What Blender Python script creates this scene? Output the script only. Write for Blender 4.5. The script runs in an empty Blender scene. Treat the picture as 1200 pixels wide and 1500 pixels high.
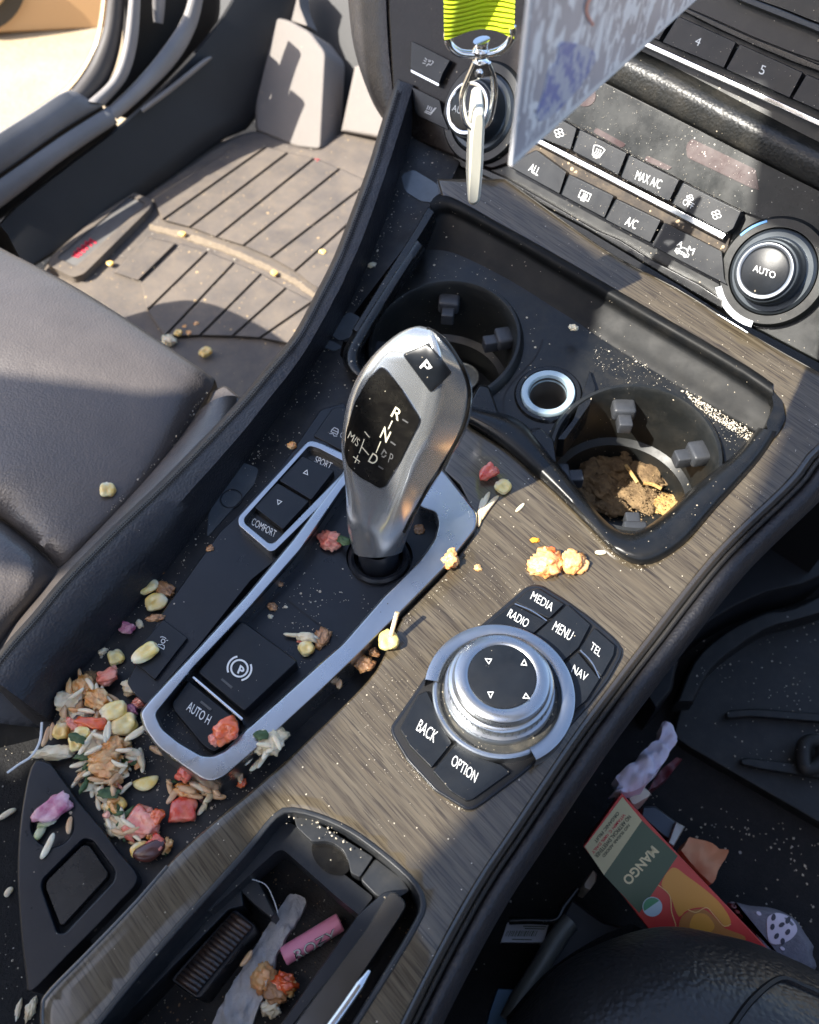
import bpy, bmesh, math, random
from math import radians, sin, cos, tan, atan2, pi, sqrt, exp, log
from mathutils import Vector, Matrix, noise
from mathutils.geometry import delaunay_2d_cdt
from mathutils.bvhtree import BVHTree

scene = bpy.context.scene
COL = scene.collection
random.seed(7)

# ------------------------------------------------------------------ camera
FPX = 1210.0
CAM = Vector((0, 0, .34))
AZ, PI_ = radians(36), radians(55)
FH = Vector((-sin(AZ), cos(AZ), 0))
FWD = FH*cos(PI_) + Vector((0, 0, -sin(PI_)))
RGT = Vector((cos(AZ), sin(AZ), 0))
UPV = FH*sin(PI_) + Vector((0, 0, cos(PI_)))
cd = bpy.data.cameras.new('camera')
cam = bpy.data.objects.new('camera', cd)
COL.objects.link(cam)
rot = Matrix((RGT, UPV, -FWD)).transposed()
cam.matrix_world = Matrix.Translation(CAM) @ rot.to_4x4()
cd.sensor_fit = 'VERTICAL'
cd.sensor_height = 24
cd.lens = 12/(750/FPX)
cd.clip_start = .01
cd.clip_end = 200
cd.dof.use_dof = True
cd.dof.focus_distance = .40
cd.dof.aperture_fstop = 9.0
scene.camera = cam

# ------------------------------------------------------------------ light
SUN = Vector((-.45, -.80, 1.0)).normalized()          # towards the sun
el = math.asin(SUN.z)
w = bpy.data.worlds.new('World')
scene.world = w
w.use_nodes = True
nt = w.node_tree
sky = nt.nodes.new('ShaderNodeTexSky')
sky.sky_type = 'NISHITA'
sky.sun_disc = False
sky.air_density = .9
sky.dust_density = 2.2
sky.ozone_density = .8
sky.sun_elevation = el
sky.sun_rotation = atan2(SUN.x, SUN.y)
bgn = nt.nodes['Background']
bgn.inputs['Strength'].default_value = .14
nt.links.new(sky.outputs[0], bgn.inputs['Color'])
sl = bpy.data.lights.new('sun', 'SUN')
sl.energy = 4.6
sl.angle = radians(.53)
sl.color = (1, .95, .86)
so = bpy.data.objects.new('sun', sl)
COL.objects.link(so)
so.rotation_euler = SUN.to_track_quat('Z', 'Y').to_euler()
scene.view_settings.view_transform = 'Standard'
scene.view_settings.look = 'None'
scene.view_settings.exposure = 1.47
scene.view_settings.gamma = 1
scene.cycles.max_bounces = 8
scene.cycles.caustics_reflective = False
scene.cycles.caustics_refractive = False

# ------------------------------------------------------------------ materials
def nodes_of(m):
    m.use_nodes = True
    n = m.node_tree
    return n, n.nodes['Principled BSDF']

def mat(name, col, rough=.5, metal=0, coat=0, coat_r=.05, sss=0, sss_r=.003, var=None, var_col=None,
        bump=None, specks=None, smudge=0, spec=.5, emit=None, alpha=1, trans=0):
    m = bpy.data.materials.new(name)
    n, b = nodes_of(m)
    N, L = n.nodes, n.links
    b.inputs['Roughness'].default_value = rough
    b.inputs['Metallic'].default_value = metal
    b.inputs['Coat Weight'].default_value = coat
    b.inputs['Coat Roughness'].default_value = coat_r
    b.inputs['Specular IOR Level'].default_value = spec
    b.inputs['Alpha'].default_value = alpha
    b.inputs['Transmission Weight'].default_value = trans
    if sss:
        b.inputs['Subsurface Weight'].default_value = sss
        b.inputs['Subsurface Radius'].default_value = (1, .6, .35)
        b.inputs['Subsurface Scale'].default_value = sss_r
    tc = N.new('ShaderNodeTexCoord')
    def noise_(scale, detail=4, rough_=.6):
        t = N.new('ShaderNodeTexNoise')
        t.inputs['Scale'].default_value = scale
        t.inputs['Detail'].default_value = detail
        t.inputs['Roughness'].default_value = rough_
        L.new(tc.outputs['Object'], t.inputs['Vector'])
        return t.outputs['Fac']
    def ramp(src, lo, hi):
        r = N.new('ShaderNodeMapRange')
        r.inputs['From Min'].default_value = lo
        r.inputs['From Max'].default_value = hi
        L.new(src, r.inputs['Value'])
        return r.outputs['Result']
    def mix(a, c, fac):
        x = N.new('ShaderNodeMix')
        x.data_type = 'RGBA'
        for sock, v in ((x.inputs[6], a), (x.inputs[7], c)):
            if isinstance(v, tuple): sock.default_value = (*v, 1)
            else: L.new(v, sock)
        L.new(fac, x.inputs[0])
        return x.outputs[2]
    def math_(op, a, c):
        x = N.new('ShaderNodeMath')
        x.operation = op
        for sock, v in ((x.inputs[0], a), (x.inputs[1], c)):
            if isinstance(v, (int, float)): sock.default_value = v
            else: L.new(v, sock)
        return x.outputs[0]
    c = col
    if var:
        f = ramp(noise_(var[0]), .5-var[1], .5+var[1])
        c = mix(col, var_col or tuple(min(1, v*1.6+.004) for v in col), f)
    rsock = None
    if smudge:
        r1 = ramp(noise_(55, 5, .65), .35, .7)
        rsock = math_('ADD', math_('MULTIPLY', r1, smudge), rough)
    if specks:                        # dust grains lying on the surface: (cell scale, size, amount, colour)
        for sc_, size in ((specks[0], specks[1]), (specks[0]*2.3, specks[1]*1.15)):
            v = N.new('ShaderNodeTexVoronoi')
            v.inputs['Scale'].default_value = sc_
            v.inputs['Randomness'].default_value = 1
            L.new(tc.outputs['Object'], v.inputs['Vector'])
            sep = N.new('ShaderNodeSeparateColor')
            L.new(v.outputs['Color'], sep.inputs[0])
            lim = math_('MULTIPLY', math_('POWER', sep.outputs[0], 5.0), size*.62)
            on = math_('LESS_THAN', v.outputs['Distance'], lim)
            patch = math_('MULTIPLY', ramp(noise_(28, 3), .38, .62), specks[2])
            keep = math_('LESS_THAN', sep.outputs[1], patch)
            on = math_('MULTIPLY', on, keep)
            c = mix(c, specks[3], on)
        haze = math_('MULTIPLY', ramp(noise_(90, 6, .7), .45, .8), specks[4] if len(specks) > 4 else .12)
        c = mix(c, specks[3], haze)
    if isinstance(c, tuple): b.inputs['Base Color'].default_value = (*c, 1)
    else: L.new(c, b.inputs['Base Color'])
    if rsock: L.new(rsock, b.inputs['Roughness'])
    if bump:                          # (kind, scale, strength, distance)
        kind, sc_, st, dist = bump
        if kind == 'leather':
            v = N.new('ShaderNodeTexVoronoi')
            v.feature = 'SMOOTH_F1'
            v.inputs['Scale'].default_value = sc_
            v.inputs['Smoothness'].default_value = .6
            d = N.new('ShaderNodeTexNoise')
            d.inputs['Scale'].default_value = sc_*.35
            L.new(tc.outputs['Object'], d.inputs['Vector'])
            ad = N.new('ShaderNodeVectorMath'); ad.operation = 'MULTIPLY_ADD'
            L.new(d.outputs['Color'], ad.inputs[0]); ad.inputs[1].default_value = (1.2/sc_,)*3
            L.new(tc.outputs['Object'], ad.inputs[2])
            L.new(ad.outputs[0], v.inputs['Vector'])
            h = math_('ADD', math_('MULTIPLY', v.outputs['Distance'], -1.0), math_('MULTIPLY', noise_(sc_*.12, 3), 1.4))
        else:
            h = noise_(sc_, 5, .65)
        bp = N.new('ShaderNodeBump')
        bp.inputs['Strength'].default_value = st
        bp.inputs['Distance'].default_value = dist
        L.new(h, bp.inputs['Height'])
        L.new(bp.outputs[0], b.inputs['Normal'])
    if emit:
        b.inputs['Emission Color'].default_value = (*emit[0], 1)
        b.inputs['Emission Strength'].default_value = emit[1]
    return m

DUST = (.42, .36, .27)
M = {}
M['soft'] = mat('soft black plastic', (.006, .0075, .011), .27, spec=.42, var=(40, .3), specks=(300, .36, .25, DUST, .012), bump=('n', 1500, .12, .0004), smudge=.12)
M['button'] = mat('button black plastic', (.005, .0065, .009), .29, spec=.40, var=(60, .3), specks=(420, .3, .2, DUST, .012), bump=('n', 2200, .08, .0003), smudge=.14)
M['tray'] = mat('dusty tray plastic', (.006, .007, .009), .30, spec=.4, var=(70, .25), specks=(420, .45, .5, DUST, .05), bump=('n', 900, .2, .0005), smudge=.35)
M['cup'] = mat('glossy cup holder plastic', (.006, .0065, .007), .20, specks=(260, .3, .6, DUST, .02), smudge=.2, bump=('n', 1400, .06, .0003))
M['plate'] = mat('crumb strewn plastic', (.007, .0075, .0075), .28, specks=(330, .4, .7, (.5, .42, .28), .035), smudge=.25, bump=('n', 700, .15, .0004))
M['cupin'] = mat('cup interior plastic', (.008, .009, .009), .35, specks=(300, .3, .6, DUST, .03), smudge=.2)
M['rubber'] = mat('grey rubber tongue', (.028, .030, .034), .45, var=(150, .3), bump=('n', 1200, .1, .0003))
M['piano'] = mat('brown tinted piano black', (.012, .009, .008), .22, spec=.25, specks=(240, .3, .55, DUST, .02), smudge=.12)  # piano black, its brownish reflections put into the base colour
M['dash'] = mat('dash black', (.006, .007, .007), .28, specks=(300, .36, .7, DUST, .02), smudge=.2, bump=('n', 1600, .08, .0003))
M['display'] = mat('dusty smoked display', (.010, .012, .012), .20, spec=.35, specks=(340, .30, .6, (.55, .52, .46), .03), smudge=.18)
M['redwin'] = mat('dark red display window', (.028, .009, .009), .2, specks=(340, .42, .9, (.5, .42, .38), .10), smudge=.2)
M['leather'] = mat('black leather', (.016, .016, .019), .40, spec=.4, var=(25, .3), bump=('leather', 750, .6, .0006), smudge=.15, specks=(300, .18, .3, DUST, .04))
M['pad'] = mat('dash leather pad', (.013, .0135, .013), .36, bump=('leather', 600, .4, .0005), smudge=.1, specks=(300, .22, .5, DUST, .06))
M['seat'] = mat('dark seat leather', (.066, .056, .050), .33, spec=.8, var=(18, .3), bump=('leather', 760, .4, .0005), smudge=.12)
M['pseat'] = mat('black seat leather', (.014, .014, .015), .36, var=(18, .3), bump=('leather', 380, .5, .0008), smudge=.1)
M['stitch'] = mat('dark thread', (.004, .004, .005), .9)
M['carpet'] = mat('black carpet', (.006, .006, .007), .95, var=(600, .25), bump=('n', 900, .8, .002), specks=(160, .35, .5, (.35, .33, .3), .03))
M['sidecarpet'] = mat('tunnel side trim', (.009, .010, .012), .6, spec=.3, bump=('n', 1300, .25, .0006), var=(30, .3))
M['satin'] = mat('satin silver', (.44, .46, .485), .25, metal=1, var=(35, .4), var_col=(.56, .58, .60), bump=('n', 900, .03, .0002), smudge=.10, specks=(380, .2, .4, (.2, .17, .12), .03))
M['chrome'] = mat('bright chrome', (.80, .81, .82), .12, metal=1, smudge=.08)
M['darkchrome'] = mat('dark gloss chrome', (.10, .095, .09), .10, metal=.6, coat=1, smudge=.1)
M['knob'] = mat('brushed silver knob', (.50, .515, .52), .22, metal=.78, var=(18, .5), var_col=(.54, .555, .56))
M['gloss'] = mat('gloss black inlay', (.007, .0065, .006), .16, spec=.4, specks=(330, .28, .5, (.5, .46, .36), .03), smudge=.1)
M['white'] = mat('white print', (.72, .73, .72), .6)
M['cream'] = mat('ivory print', (.85, .78, .58), .6)
M['dim'] = mat('unlit grey print', (.085, .085, .085), .6)
M['grey'] = mat('grey symbol print', (.45, .46, .47), .6)
M['void'] = mat('black gap', (.004, .004, .005), .6)
M['blue'] = mat('blue dial mark', (.10, .30, .62), .5)
M['redprint'] = mat('red print', (.60, .03, .06), .6)

def wood_mat():
    m = bpy.data.materials.new('smoked oak trim')
    n, b = nodes_of(m)
    N, L = n.nodes, n.links
    tc = N.new('ShaderNodeTexCoord')
    def mapped(scale, rz):
        m0 = N.new('ShaderNodeMapping')
        m0.inputs['Rotation'].default_value = (0, 0, rz)
        L.new(tc.outputs['Object'], m0.inputs['Vector'])
        mp = N.new('ShaderNodeMapping')
        mp.inputs['Scale'].default_value = scale
        L.new(m0.outputs[0], mp.inputs['Vector'])
        return mp.outputs[0]
    def nz(vec, sc, det=5, r=.6, dist=0):
        t = N.new('ShaderNodeTexNoise')
        t.inputs['Scale'].default_value = sc
        t.inputs['Detail'].default_value = det
        t.inputs['Roughness'].default_value = r
        t.inputs['Distortion'].default_value = dist
        L.new(vec, t.inputs['Vector'])
        return t.outputs['Fac']
    def cr(src, stops):
        r = N.new('ShaderNodeValToRGB')
        e = r.color_ramp.elements
        while len(e) < len(stops): e.new(.5)
        for k, (p, c) in enumerate(stops):
            e[k].position = p
            e[k].color = (*c, 1)
        L.new(src, r.inputs[0])
        return r.outputs[0]
    def mul(a, c, f=1.0, mode='MULTIPLY'):
        x = N.new('ShaderNodeMix'); x.data_type = 'RGBA'; x.blend_type = mode
        x.inputs[0].default_value = f
        L.new(a, x.inputs[6]); L.new(c, x.inputs[7])
        return x.outputs[2]
    rz = radians(11)
    wide = nz(mapped((10, 190, 20), rz), 1.0, 6, .62, 1.1)
    fine = nz(mapped((28, 900, 60), rz), 1.0, 3, .6, .35)
    pores = nz(mapped((60, 1500, 100), rz), 1.0, 2, .5)
    c1 = cr(wide, [(.25, (.038, .029, .018)), (.45, (.074, .058, .036)), (.58, (.090, .073, .048)), (.80, (.122, .102, .070))])
    c2 = cr(fine, [(.3, (.60, .57, .53)), (.5, (1, 1, 1)), (.72, (1.18, 1.16, 1.12))])
    c3 = cr(pores, [(.36, (.45, .42, .38)), (.46, (1, 1, 1))])
    c = mul(mul(c1, c2), c3)
    # dust
    v = N.new('ShaderNodeTexVoronoi'); v.inputs['Scale'].default_value = 480
    L.new(tc.outputs['Object'], v.inputs['Vector'])
    sep = N.new('ShaderNodeSeparateColor'); L.new(v.outputs['Color'], sep.inputs[0])
    pw = N.new('ShaderNodeMath'); pw.operation = 'POWER'; L.new(sep.outputs[0], pw.inputs[0]); pw.inputs[1].default_value = 6
    lt = N.new('ShaderNodeMath'); lt.operation = 'LESS_THAN'
    ml = N.new('ShaderNodeMath'); ml.operation = 'MULTIPLY'; L.new(pw.outputs[0], ml.inputs[0]); ml.inputs[1].default_value = .17
    L.new(v.outputs['Distance'], lt.inputs[0]); L.new(ml.outputs[0], lt.inputs[1])
    x = N.new('ShaderNodeMix'); x.data_type = 'RGBA'
    L.new(lt.outputs[0], x.inputs[0]); L.new(c, x.inputs[6]); x.inputs[7].default_value = (.55, .48, .36, 1)
    L.new(x.outputs[2], b.inputs['Base Color'])
    b.inputs['Roughness'].default_value = .42
    b.inputs['Coat Weight'].default_value = 1.0
    b.inputs['Coat IOR'].default_value = 1.6
    b.inputs['Specular IOR Level'].default_value = .25
    sm = nz(tc.outputs['Object'], 40, 5, .7)
    mr = N.new('ShaderNodeMapRange'); L.new(sm, mr.inputs['Value'])
    mr.inputs['From Min'].default_value = .35; mr.inputs['From Max'].default_value = .75
    mr.inputs['To Min'].default_value = .05; mr.inputs['To Max'].default_value = .20
    L.new(mr.outputs[0], b.inputs['Coat Roughness'])
    bp = N.new('ShaderNodeBump'); bp.inputs['Strength'].default_value = .12; bp.inputs['Distance'].default_value = .0004
    L.new(fine, bp.inputs['Height']); L.new(bp.outputs[0], b.inputs['Normal'])
    return m
M['wood'] = wood_mat()

def dish(x, y):
    """the oak dips towards the rotary controller along a ridge"""
    (ax, ay), (bx, by) = RIDGE
    if ax == bx: return 0
    L = sqrt((bx-ax)**2+(by-ay)**2)
    tx, ty = (bx-ax)/L, (by-ay)/L
    u, s = (x-ax)*tx+(y-ay)*ty, (x-ax)*ty-(y-ay)*tx
    if s <= 0 or u < -.02 or u > L+.02: return 0
    f = min(1, (u+.02)/.02, (L+.02-u)/.02)
    s = min(s, .014)
    return -.0016*f*(1-cos(pi*min(1, s/.014)))/2
# ------------------------------------------------------------------ pixel rays and surfaces
def ray(u, v):
    return (FWD*FPX + RGT*(u-600) - UPV*(v-750)).normalized()

def topx(p):
    d = p-CAM
    return (600+FPX*d.dot(RGT)/d.dot(FWD), 750-FPX*d.dot(UPV)/d.dot(FWD))

class Plane:
    def __init__(s, o, n): s.o, s.n = Vector(o), Vector(n).normalized()
    def hit(s, u, v, dz=0):
        d = ray(u, v)
        return CAM + d*((s.o + s.n*dz - CAM).dot(s.n)/d.dot(s.n))
    def nrm(s, p): return s.n

def HZ(z): return Plane((0, 0, z), (0, 0, 1))

class Height:
    def __init__(s, f): s.f = f
    def hit(s, u, v, dz=0):
        d = ray(u, v)
        z = 0.0
        for _ in range(40):
            p = CAM + d*((z - CAM.z)/d.z)
            z = .5*z + .5*(s.f(p.x, p.y)+dz)
        return CAM + d*((z - CAM.z)/d.z)
    def nrm(s, p):
        e = .001
        return Vector((s.f(p.x-e, p.y)-s.f(p.x+e, p.y), s.f(p.x, p.y-e)-s.f(p.x, p.y+e), 2*e)).normalized()

class OnMesh:
    """the surface of objects already built"""
    def __init__(s, *objs):
        vs, fs = [], []
        for o in objs:
            k = len(vs)
            dg = bpy.context.evaluated_depsgraph_get()
            me = o.evaluated_get(dg).to_mesh()
            vs += [o.matrix_world @ q.co for q in me.vertices]
            fs += [[k+i for i in f.vertices] for f in me.polygons]
        s.b = BVHTree.FromPolygons(vs, fs)
    def hit(s, u, v, dz=0):
        d = ray(u, v)
        loc, n, i, dist = s.b.ray_cast(CAM, d)
        if loc is None:
            dist = getattr(s, 'last', .4)
            loc, n, i, _ = s.b.find_nearest(CAM + d*dist)
            if n.dot(d) > 0: n = -n
            return loc + n*dz
        s.last = dist
        if n.dot(d) > 0: n = -n
        return loc + n*dz
    def nrm(s, p):
        loc, n, i, _ = s.b.find_nearest(p)
        if n.dot(p-CAM) > 0: n = -n
        return n

def console_height(x, y):
    k = .025
    t = (y-.205)/k
    return .20*k*(t if t > 30 else log(1+exp(t))) + dish(x, y)
RIDGE = ((0, 0), (0, 0))
_r0, _r1 = HZ(0).hit(470, 1053), HZ(0).hit(790, 811)
RIDGE = ((_r0.x, _r0.y), (_r1.x, _r1.y))
S = Height(console_height)
DX = Vector((.31, -.045, 0)).normalized()
DYh = Vector((-DX.y, DX.x, 0))
DE = radians(58)
DY = DYh*cos(DE) + Vector((0, 0, sin(DE)))
D = Plane((-.32, .425, .03), DX.cross(DY))

def Z(o, pts):
    ox, oy, s = o
    return [(ox+x*s, oy+y*s) for x, y in pts]
Z1=(0,0,.5); Z2=(500,0,.58333); Z3=(480,260,.6); Z4=(0,350,.43333); Z5=(330,450,.39167); Z6=(0,780,.41667)
Z7=(500,780,.41667); Z8=(0,1100,.54167); R1=(700,1000,.41667); R2=(900,550,.4); R3=(200,880,.3); R4=(560,0,.20672)
R5=(700,0,.29167); R6=(0,0,.20833); R7=(380,700,.43333); R8=(500,380,.21667)
T1=(50,960,.25); T2=(380,1160,.22667); T3=(0,1040,.30667); T4=(480,470,.26); T5=(800,560,.21667); T6=(1000,0,.16667); T7=(840,1040,.3)

# ------------------------------------------------------------------ objects
def mesh_ob(name, vs, fs, m, parent=None, smooth=40, flip=True):
    me = bpy.data.meshes.new(name)
    me.from_pydata([tuple(v) for v in vs], [], fs)
    bm = bmesh.new(); bm.from_mesh(me)
    bmesh.ops.recalc_face_normals(bm, faces=bm.faces)
    if flip:
        tot = sum(f.calc_area()*f.normal.dot((CAM-f.calc_center_median()).normalized()) for f in bm.faces)
        if tot < 0: bmesh.ops.reverse_faces(bm, faces=bm.faces)
    bm.to_mesh(me); bm.free()
    me.validate()
    if smooth:
        me.shade_smooth()
        me.set_sharp_from_angle(angle=radians(smooth))
    if isinstance(m, (list, tuple)):
        for k in m: me.materials.append(k)
    else: me.materials.append(m)
    o = bpy.data.objects.new(name, me)
    COL.objects.link(o)
    if parent is not None: put(o, parent)
    return o

def put(o, parent):
    """parent a mesh that was built in world coordinates, keeping it where it is"""
    o.parent = parent
    if parent.parent is None:
        o.matrix_parent_inverse = Matrix.LocRotScale(parent.location, parent.rotation_euler, parent.scale).inverted()
    else: o.matrix_parent_inverse = Matrix.Identity(4)

def tag(o, label=None, cat=None, group=None, kind=None):
    if label: o['label'] = label
    if cat: o['category'] = cat
    if group: o['group'] = group
    if kind: o['kind'] = kind
    return o

def thing(name, label, cat, loc, group=None):
    o = bpy.data.objects.new(name, None)
    o.empty_display_size = .01
    COL.objects.link(o)
    o.location = loc
    return tag(o, label, cat, group)

def centre(o):
    """move a top-level mesh's origin to the base of its bounding box"""
    me = o.data
    xs = [v.co for v in me.vertices]
    c = Vector((sum(v.x for v in xs)/len(xs), sum(v.y for v in xs)/len(xs), min(v.z for v in xs)))
    me.transform(Matrix.Translation(-c))
    o.location = o.location + c
    for ch in o.children: ch.matrix_parent_inverse = Matrix.Translation(-c) @ ch.matrix_parent_inverse
    return o

class Loop(list):
    r = 99.0

def rnd(poly, r, n=5):
    """round the corners of a pixel polygon"""
    out = Loop()
    k = len(poly)
    for i in range(k):
        p0, p, p1 = (Vector(poly[(i+j) % k]) for j in (-1, 0, 1))
        rr = r[i] if isinstance(r, (list, tuple)) else r
        a, b = p0-p, p1-p
        la, lb = a.length, b.length
        t = min(rr, la*.45, lb*.45)
        if t < .3: out.append(tuple(p)); continue
        ca = max(-1, min(1, a.dot(b)/(la*lb)))
        out.r = min(out.r, t*sqrt((1-ca)/(1+ca+1e-6))*.62)
        q0, q1 = p + a/la*t, p + b/lb*t
        for j in range(n+1):
            s = j/n
            out.append(tuple(q0*(1-s)**2 + p*2*s*(1-s) + q1*s*s))
    return out

def spl(pts, n=None, closed=False):
    """Catmull-Rom through points (tuples or Vectors), n samples"""
    P = [Vector(p) for p in pts]
    k = len(P)
    if closed: seg = k
    else: seg = k-1
    if n is None: n = seg*6
    out = []
    N_ = n if closed else n-1
    cum = [0]
    for i in range(seg): cum.append(cum[-1]+(P[(i+1) % k]-P[i]).length)
    for j in range(n):
        d = cum[-1]*j/N_
        i = 0
        while i < seg-1 and cum[i+1] < d: i += 1
        s = (d-cum[i])/max(1e-9, cum[i+1]-cum[i])
        g = lambda q: P[q % k] if closed else P[max(0, min(k-1, q))]
        p0, p1, p2, p3 = g(i-1), g(i), g(i+1), g(i+2)
        out.append(.5*((2*p1) + (p2-p0)*s + (2*p0-5*p1+4*p2-p3)*s*s + (3*p1-p0-3*p2+p3)*s**3))
    return out

def spx(pts, n=None, closed=False): return [tuple(p) for p in spl(pts, n, closed)]

def area2(P): return sum(P[i-1][0]*P[i][1]-P[i][0]*P[i-1][1] for i in range(len(P)))/2
def inside(p, P):
    c = False
    x, y = p
    for i in range(len(P)):
        (x0, y0), (x1, y1) = P[i-1], P[i]
        if (y0 > y) != (y1 > y) and x < (x1-x0)*(y-y0)/(y1-y0)+x0: c = not c
    return c
def inset(P, d, sign=1):
    """offset a polygon inwards by d pixels (sign=-1 outwards)"""
    k = len(P)
    s = (1 if area2(P) > 0 else -1)*sign
    out = []
    for i in range(k):
        p0, p, p1 = Vector(P[i-1]), Vector(P[i]), Vector(P[(i+1) % k])
        a, b = (p-p0), (p1-p)
        if a.length < 1e-6 or b.length < 1e-6: out.append(tuple(p)); continue
        a.normalize(); b.normalize()
        na, nb = Vector((-a.y, a.x))*s, Vector((-b.y, b.x))*s
        m = na+nb
        if m.length < 1e-3: m = na
        m.normalize()
        out.append(tuple(p + m*d/max(.35, m.dot(na))))
    return out

def dens(P, d):
    out = []
    for i in range(len(P)):
        a, b = Vector(P[i]), Vector(P[(i+1) % len(P)])
        k = max(1, int((b-a).length/d))
        out += [tuple(a.lerp(b, j/k)) for j in range(k)]
    return out

def slab(name, outer, surf, top, bot, m, parent=None, holes=(), grid=0, bev=(0, 0), smooth=40, hole_bev=None, dome=0):
    """a solid traced by its upper outline: top face at `top` above the surface, walls down to `bot`;
    bev = (pixels, metres) rounds the upper edge"""
    rmin = min([getattr(Lp, 'r', 99.0) for Lp in [outer]+list(holes)])
    if grid:
        outer = dens(outer, grid*.8); holes = [dens(h, grid*.8) for h in holes]
    vs, fs = [], []
    loops = [outer]+list(holes)
    tops = []
    for li, Lp in enumerate(loops):
        sg = 1 if li == 0 else -1
        rows = []
        b = bev if li == 0 or hole_bev is None else hole_bev
        if b[0] > 0:
            if b[0] > rmin: b = (max(.4, rmin), b[1])
            for a in (0, 25, 50, 70, 90):
                ip = b[0]*(1-sin(radians(90-a)))      # a=0: outer wall top ... a=90 inset
                dz = b[1]*(1-sin(radians(a)))
                rows.append((inset(Lp, ip, sg), top-dz))
        else: rows.append((Lp, top))
        idx = []
        for P_, dz in rows:
            k = len(vs)
            vs += [surf.hit(u, v, dz) for u, v in P_]
            idx.append(list(range(k, k+len(P_))))
        k = len(vs)
        for i in idx[0]:
            p = vs[i]
            vs.append(p - surf.nrm(p)*((rows[0][1])-bot))
        idx.insert(0, list(range(k, k+len(Lp))))
        n = len(Lp)
        for r0, r1 in zip(idx, idx[1:]):
            for i in range(n):
                fs.append((r0[i-1], r0[i], r1[i], r1[i-1]))
        tops.append((rows[-1][0], idx[-1]))
    if not holes and not grid and not dome:
        fs.append(tuple(tops[0][1]))
    else:
        P2, vid, ed = [], [], []
        for pts, ids in tops:
            k = len(P2)
            P2 += [Vector(p) for p in pts]
            vid += ids
            ed += [(k+i, k+(i+1) % len(pts)) for i in range(len(pts))]
        o2 = tops[0][0]
        if grid:
            u0, u1 = min(p[0] for p in o2), max(p[0] for p in o2)
            v0, v1 = min(p[1] for p in o2), max(p[1] for p in o2)
            u = u0+grid*.5
            while u < u1:
                v = v0+grid*.5
                while v < v1:
                    if inside((u, v), o2) and not any(inside((u, v), t[0]) for t in tops[1:]):
                        dmin = min((Vector((u, v))-q).length for q in P2[:sum(len(t[0]) for t in tops)])
                        if dmin > grid*.4:
                            P2.append(Vector((u, v))); vid.append(None)
                    v += grid
                u += grid
        r = delaunay_2d_cdt(P2, ed, [], 0, 1e-5)
        back = []
        for q, orig in zip(r[0], r[3]):
            i = next((j for j in orig if vid[j] is not None), None)
            if i is not None: back.append(vid[i])
            else:
                dd = 0
                back.append(len(vs)); vs.append(surf.hit(q.x, q.y, top+dd))
        for f in r[2]:
            cx = sum(r[0][i].x for i in f)/len(f); cy = sum(r[0][i].y for i in f)/len(f)
            if inside((cx, cy), o2) and not any(inside((cx, cy), t[0]) for t in tops[1:]):
                fs.append(tuple(back[i] for i in f))
    o = mesh_ob(name, vs, fs, m, parent, smooth)
    if not grid:
        wn = o.modifiers.new('weighted normals', 'WEIGHTED_NORMAL'); wn.keep_sharp = True; wn.weight = 100
    return o

def grid_faces(nr, nc, closed=False):
    fs = []
    for i in range(nr-1):
        for j in range(nc if closed else nc-1):
            a, b = j, (j+1) % nc
            fs.append((i*nc+a, i*nc+b, (i+1)*nc+b, (i+1)*nc+a))
    return fs

def loft(name, rows, m, parent=None, n=60, k=None, smooth=60, drop=None):
    """surface through rows of world points; each row resampled to n, rows smoothed to k"""
    R = [spl(r, n) for r in rows]
    if drop: R = [[r[0]+Vector(drop)] + r + [r[-1]+Vector(drop)] for r in R]
    nn = len(R[0])
    if k:
        cols = [spl([r[j] for r in R], k) for j in range(nn)]
        R = [[cols[j][i] for j in range(nn)] for i in range(k)]
    vs = [p for r in R for p in r]
    return mesh_ob(name, vs, grid_faces(len(R), nn), m, parent, smooth)

def pz(rows):
    """rows of (u, v, z) -> world points at world height z"""
    return [[HZ(z).hit(u, v) for u, v, z in r] for r in rows]

def tube(name, pts, r, m, parent=None, sides=10, caps=True, smooth=50, closed=False, n=None):
    P = spl(pts, n or max(8, len(pts)*5), closed)
    vs, fs = [], []
    up = None
    k = len(P)
    for i, p in enumerate(P):
        t = (P[(i+1) % k]-P[i-1]) if closed else (P[min(i+1, k-1)]-P[max(i-1, 0)])
        t.normalize()
        if up is None:
            up = Vector((0, 0, 1)) if abs(t.z) < .8 else Vector((1, 0, 0))
        a = t.cross(up).normalized(); up = a.cross(t).normalized()
        rr = r(i/(k-1)) if callable(r) else r
        for j in range(sides):
            q = 2*pi*j/sides
            vs.append(p + (a*cos(q)+up*sin(q))*rr)
    for i in range(k if closed else k-1):
        for j in range(sides):
            a0, a1 = i*sides+j, i*sides+(j+1) % sides
            b0, b1 = ((i+1) % k)*sides+j, ((i+1) % k)*sides+(j+1) % sides
            fs.append((a0, a1, b1, b0))
    if caps and not closed:
        fs.append(tuple(range(sides))); fs.append(tuple(range((k-1)*sides, k*sides)))
    return mesh_ob(name, vs, fs, m, parent, smooth)

def lathe(name, prof, c, ax, m, parent=None, seg=64, a0=0, a1=2*pi, ref=None, smooth=35):
    """profile of (radius, height) about axis ax through c"""
    ax = Vector(ax).normalized()
    e1 = (Vector(ref) if ref else Vector((1, 0, 0)))
    e1 = (e1 - ax*e1.dot(ax)).normalized()
    e2 = ax.cross(e1)
    full = abs(a1-a0-2*pi) < 1e-6
    ns = seg if full else seg+1
    vs, fs = [], []
    for r, h in prof:
        for j in range(ns):
            q = a0+(a1-a0)*j/seg
            vs.append(Vector(c)+ax*h+(e1*cos(q)+e2*sin(q))*r)
    fs = grid_faces(len(prof), ns, full)
    return mesh_ob(name, vs, fs, m, parent, smooth)

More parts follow.
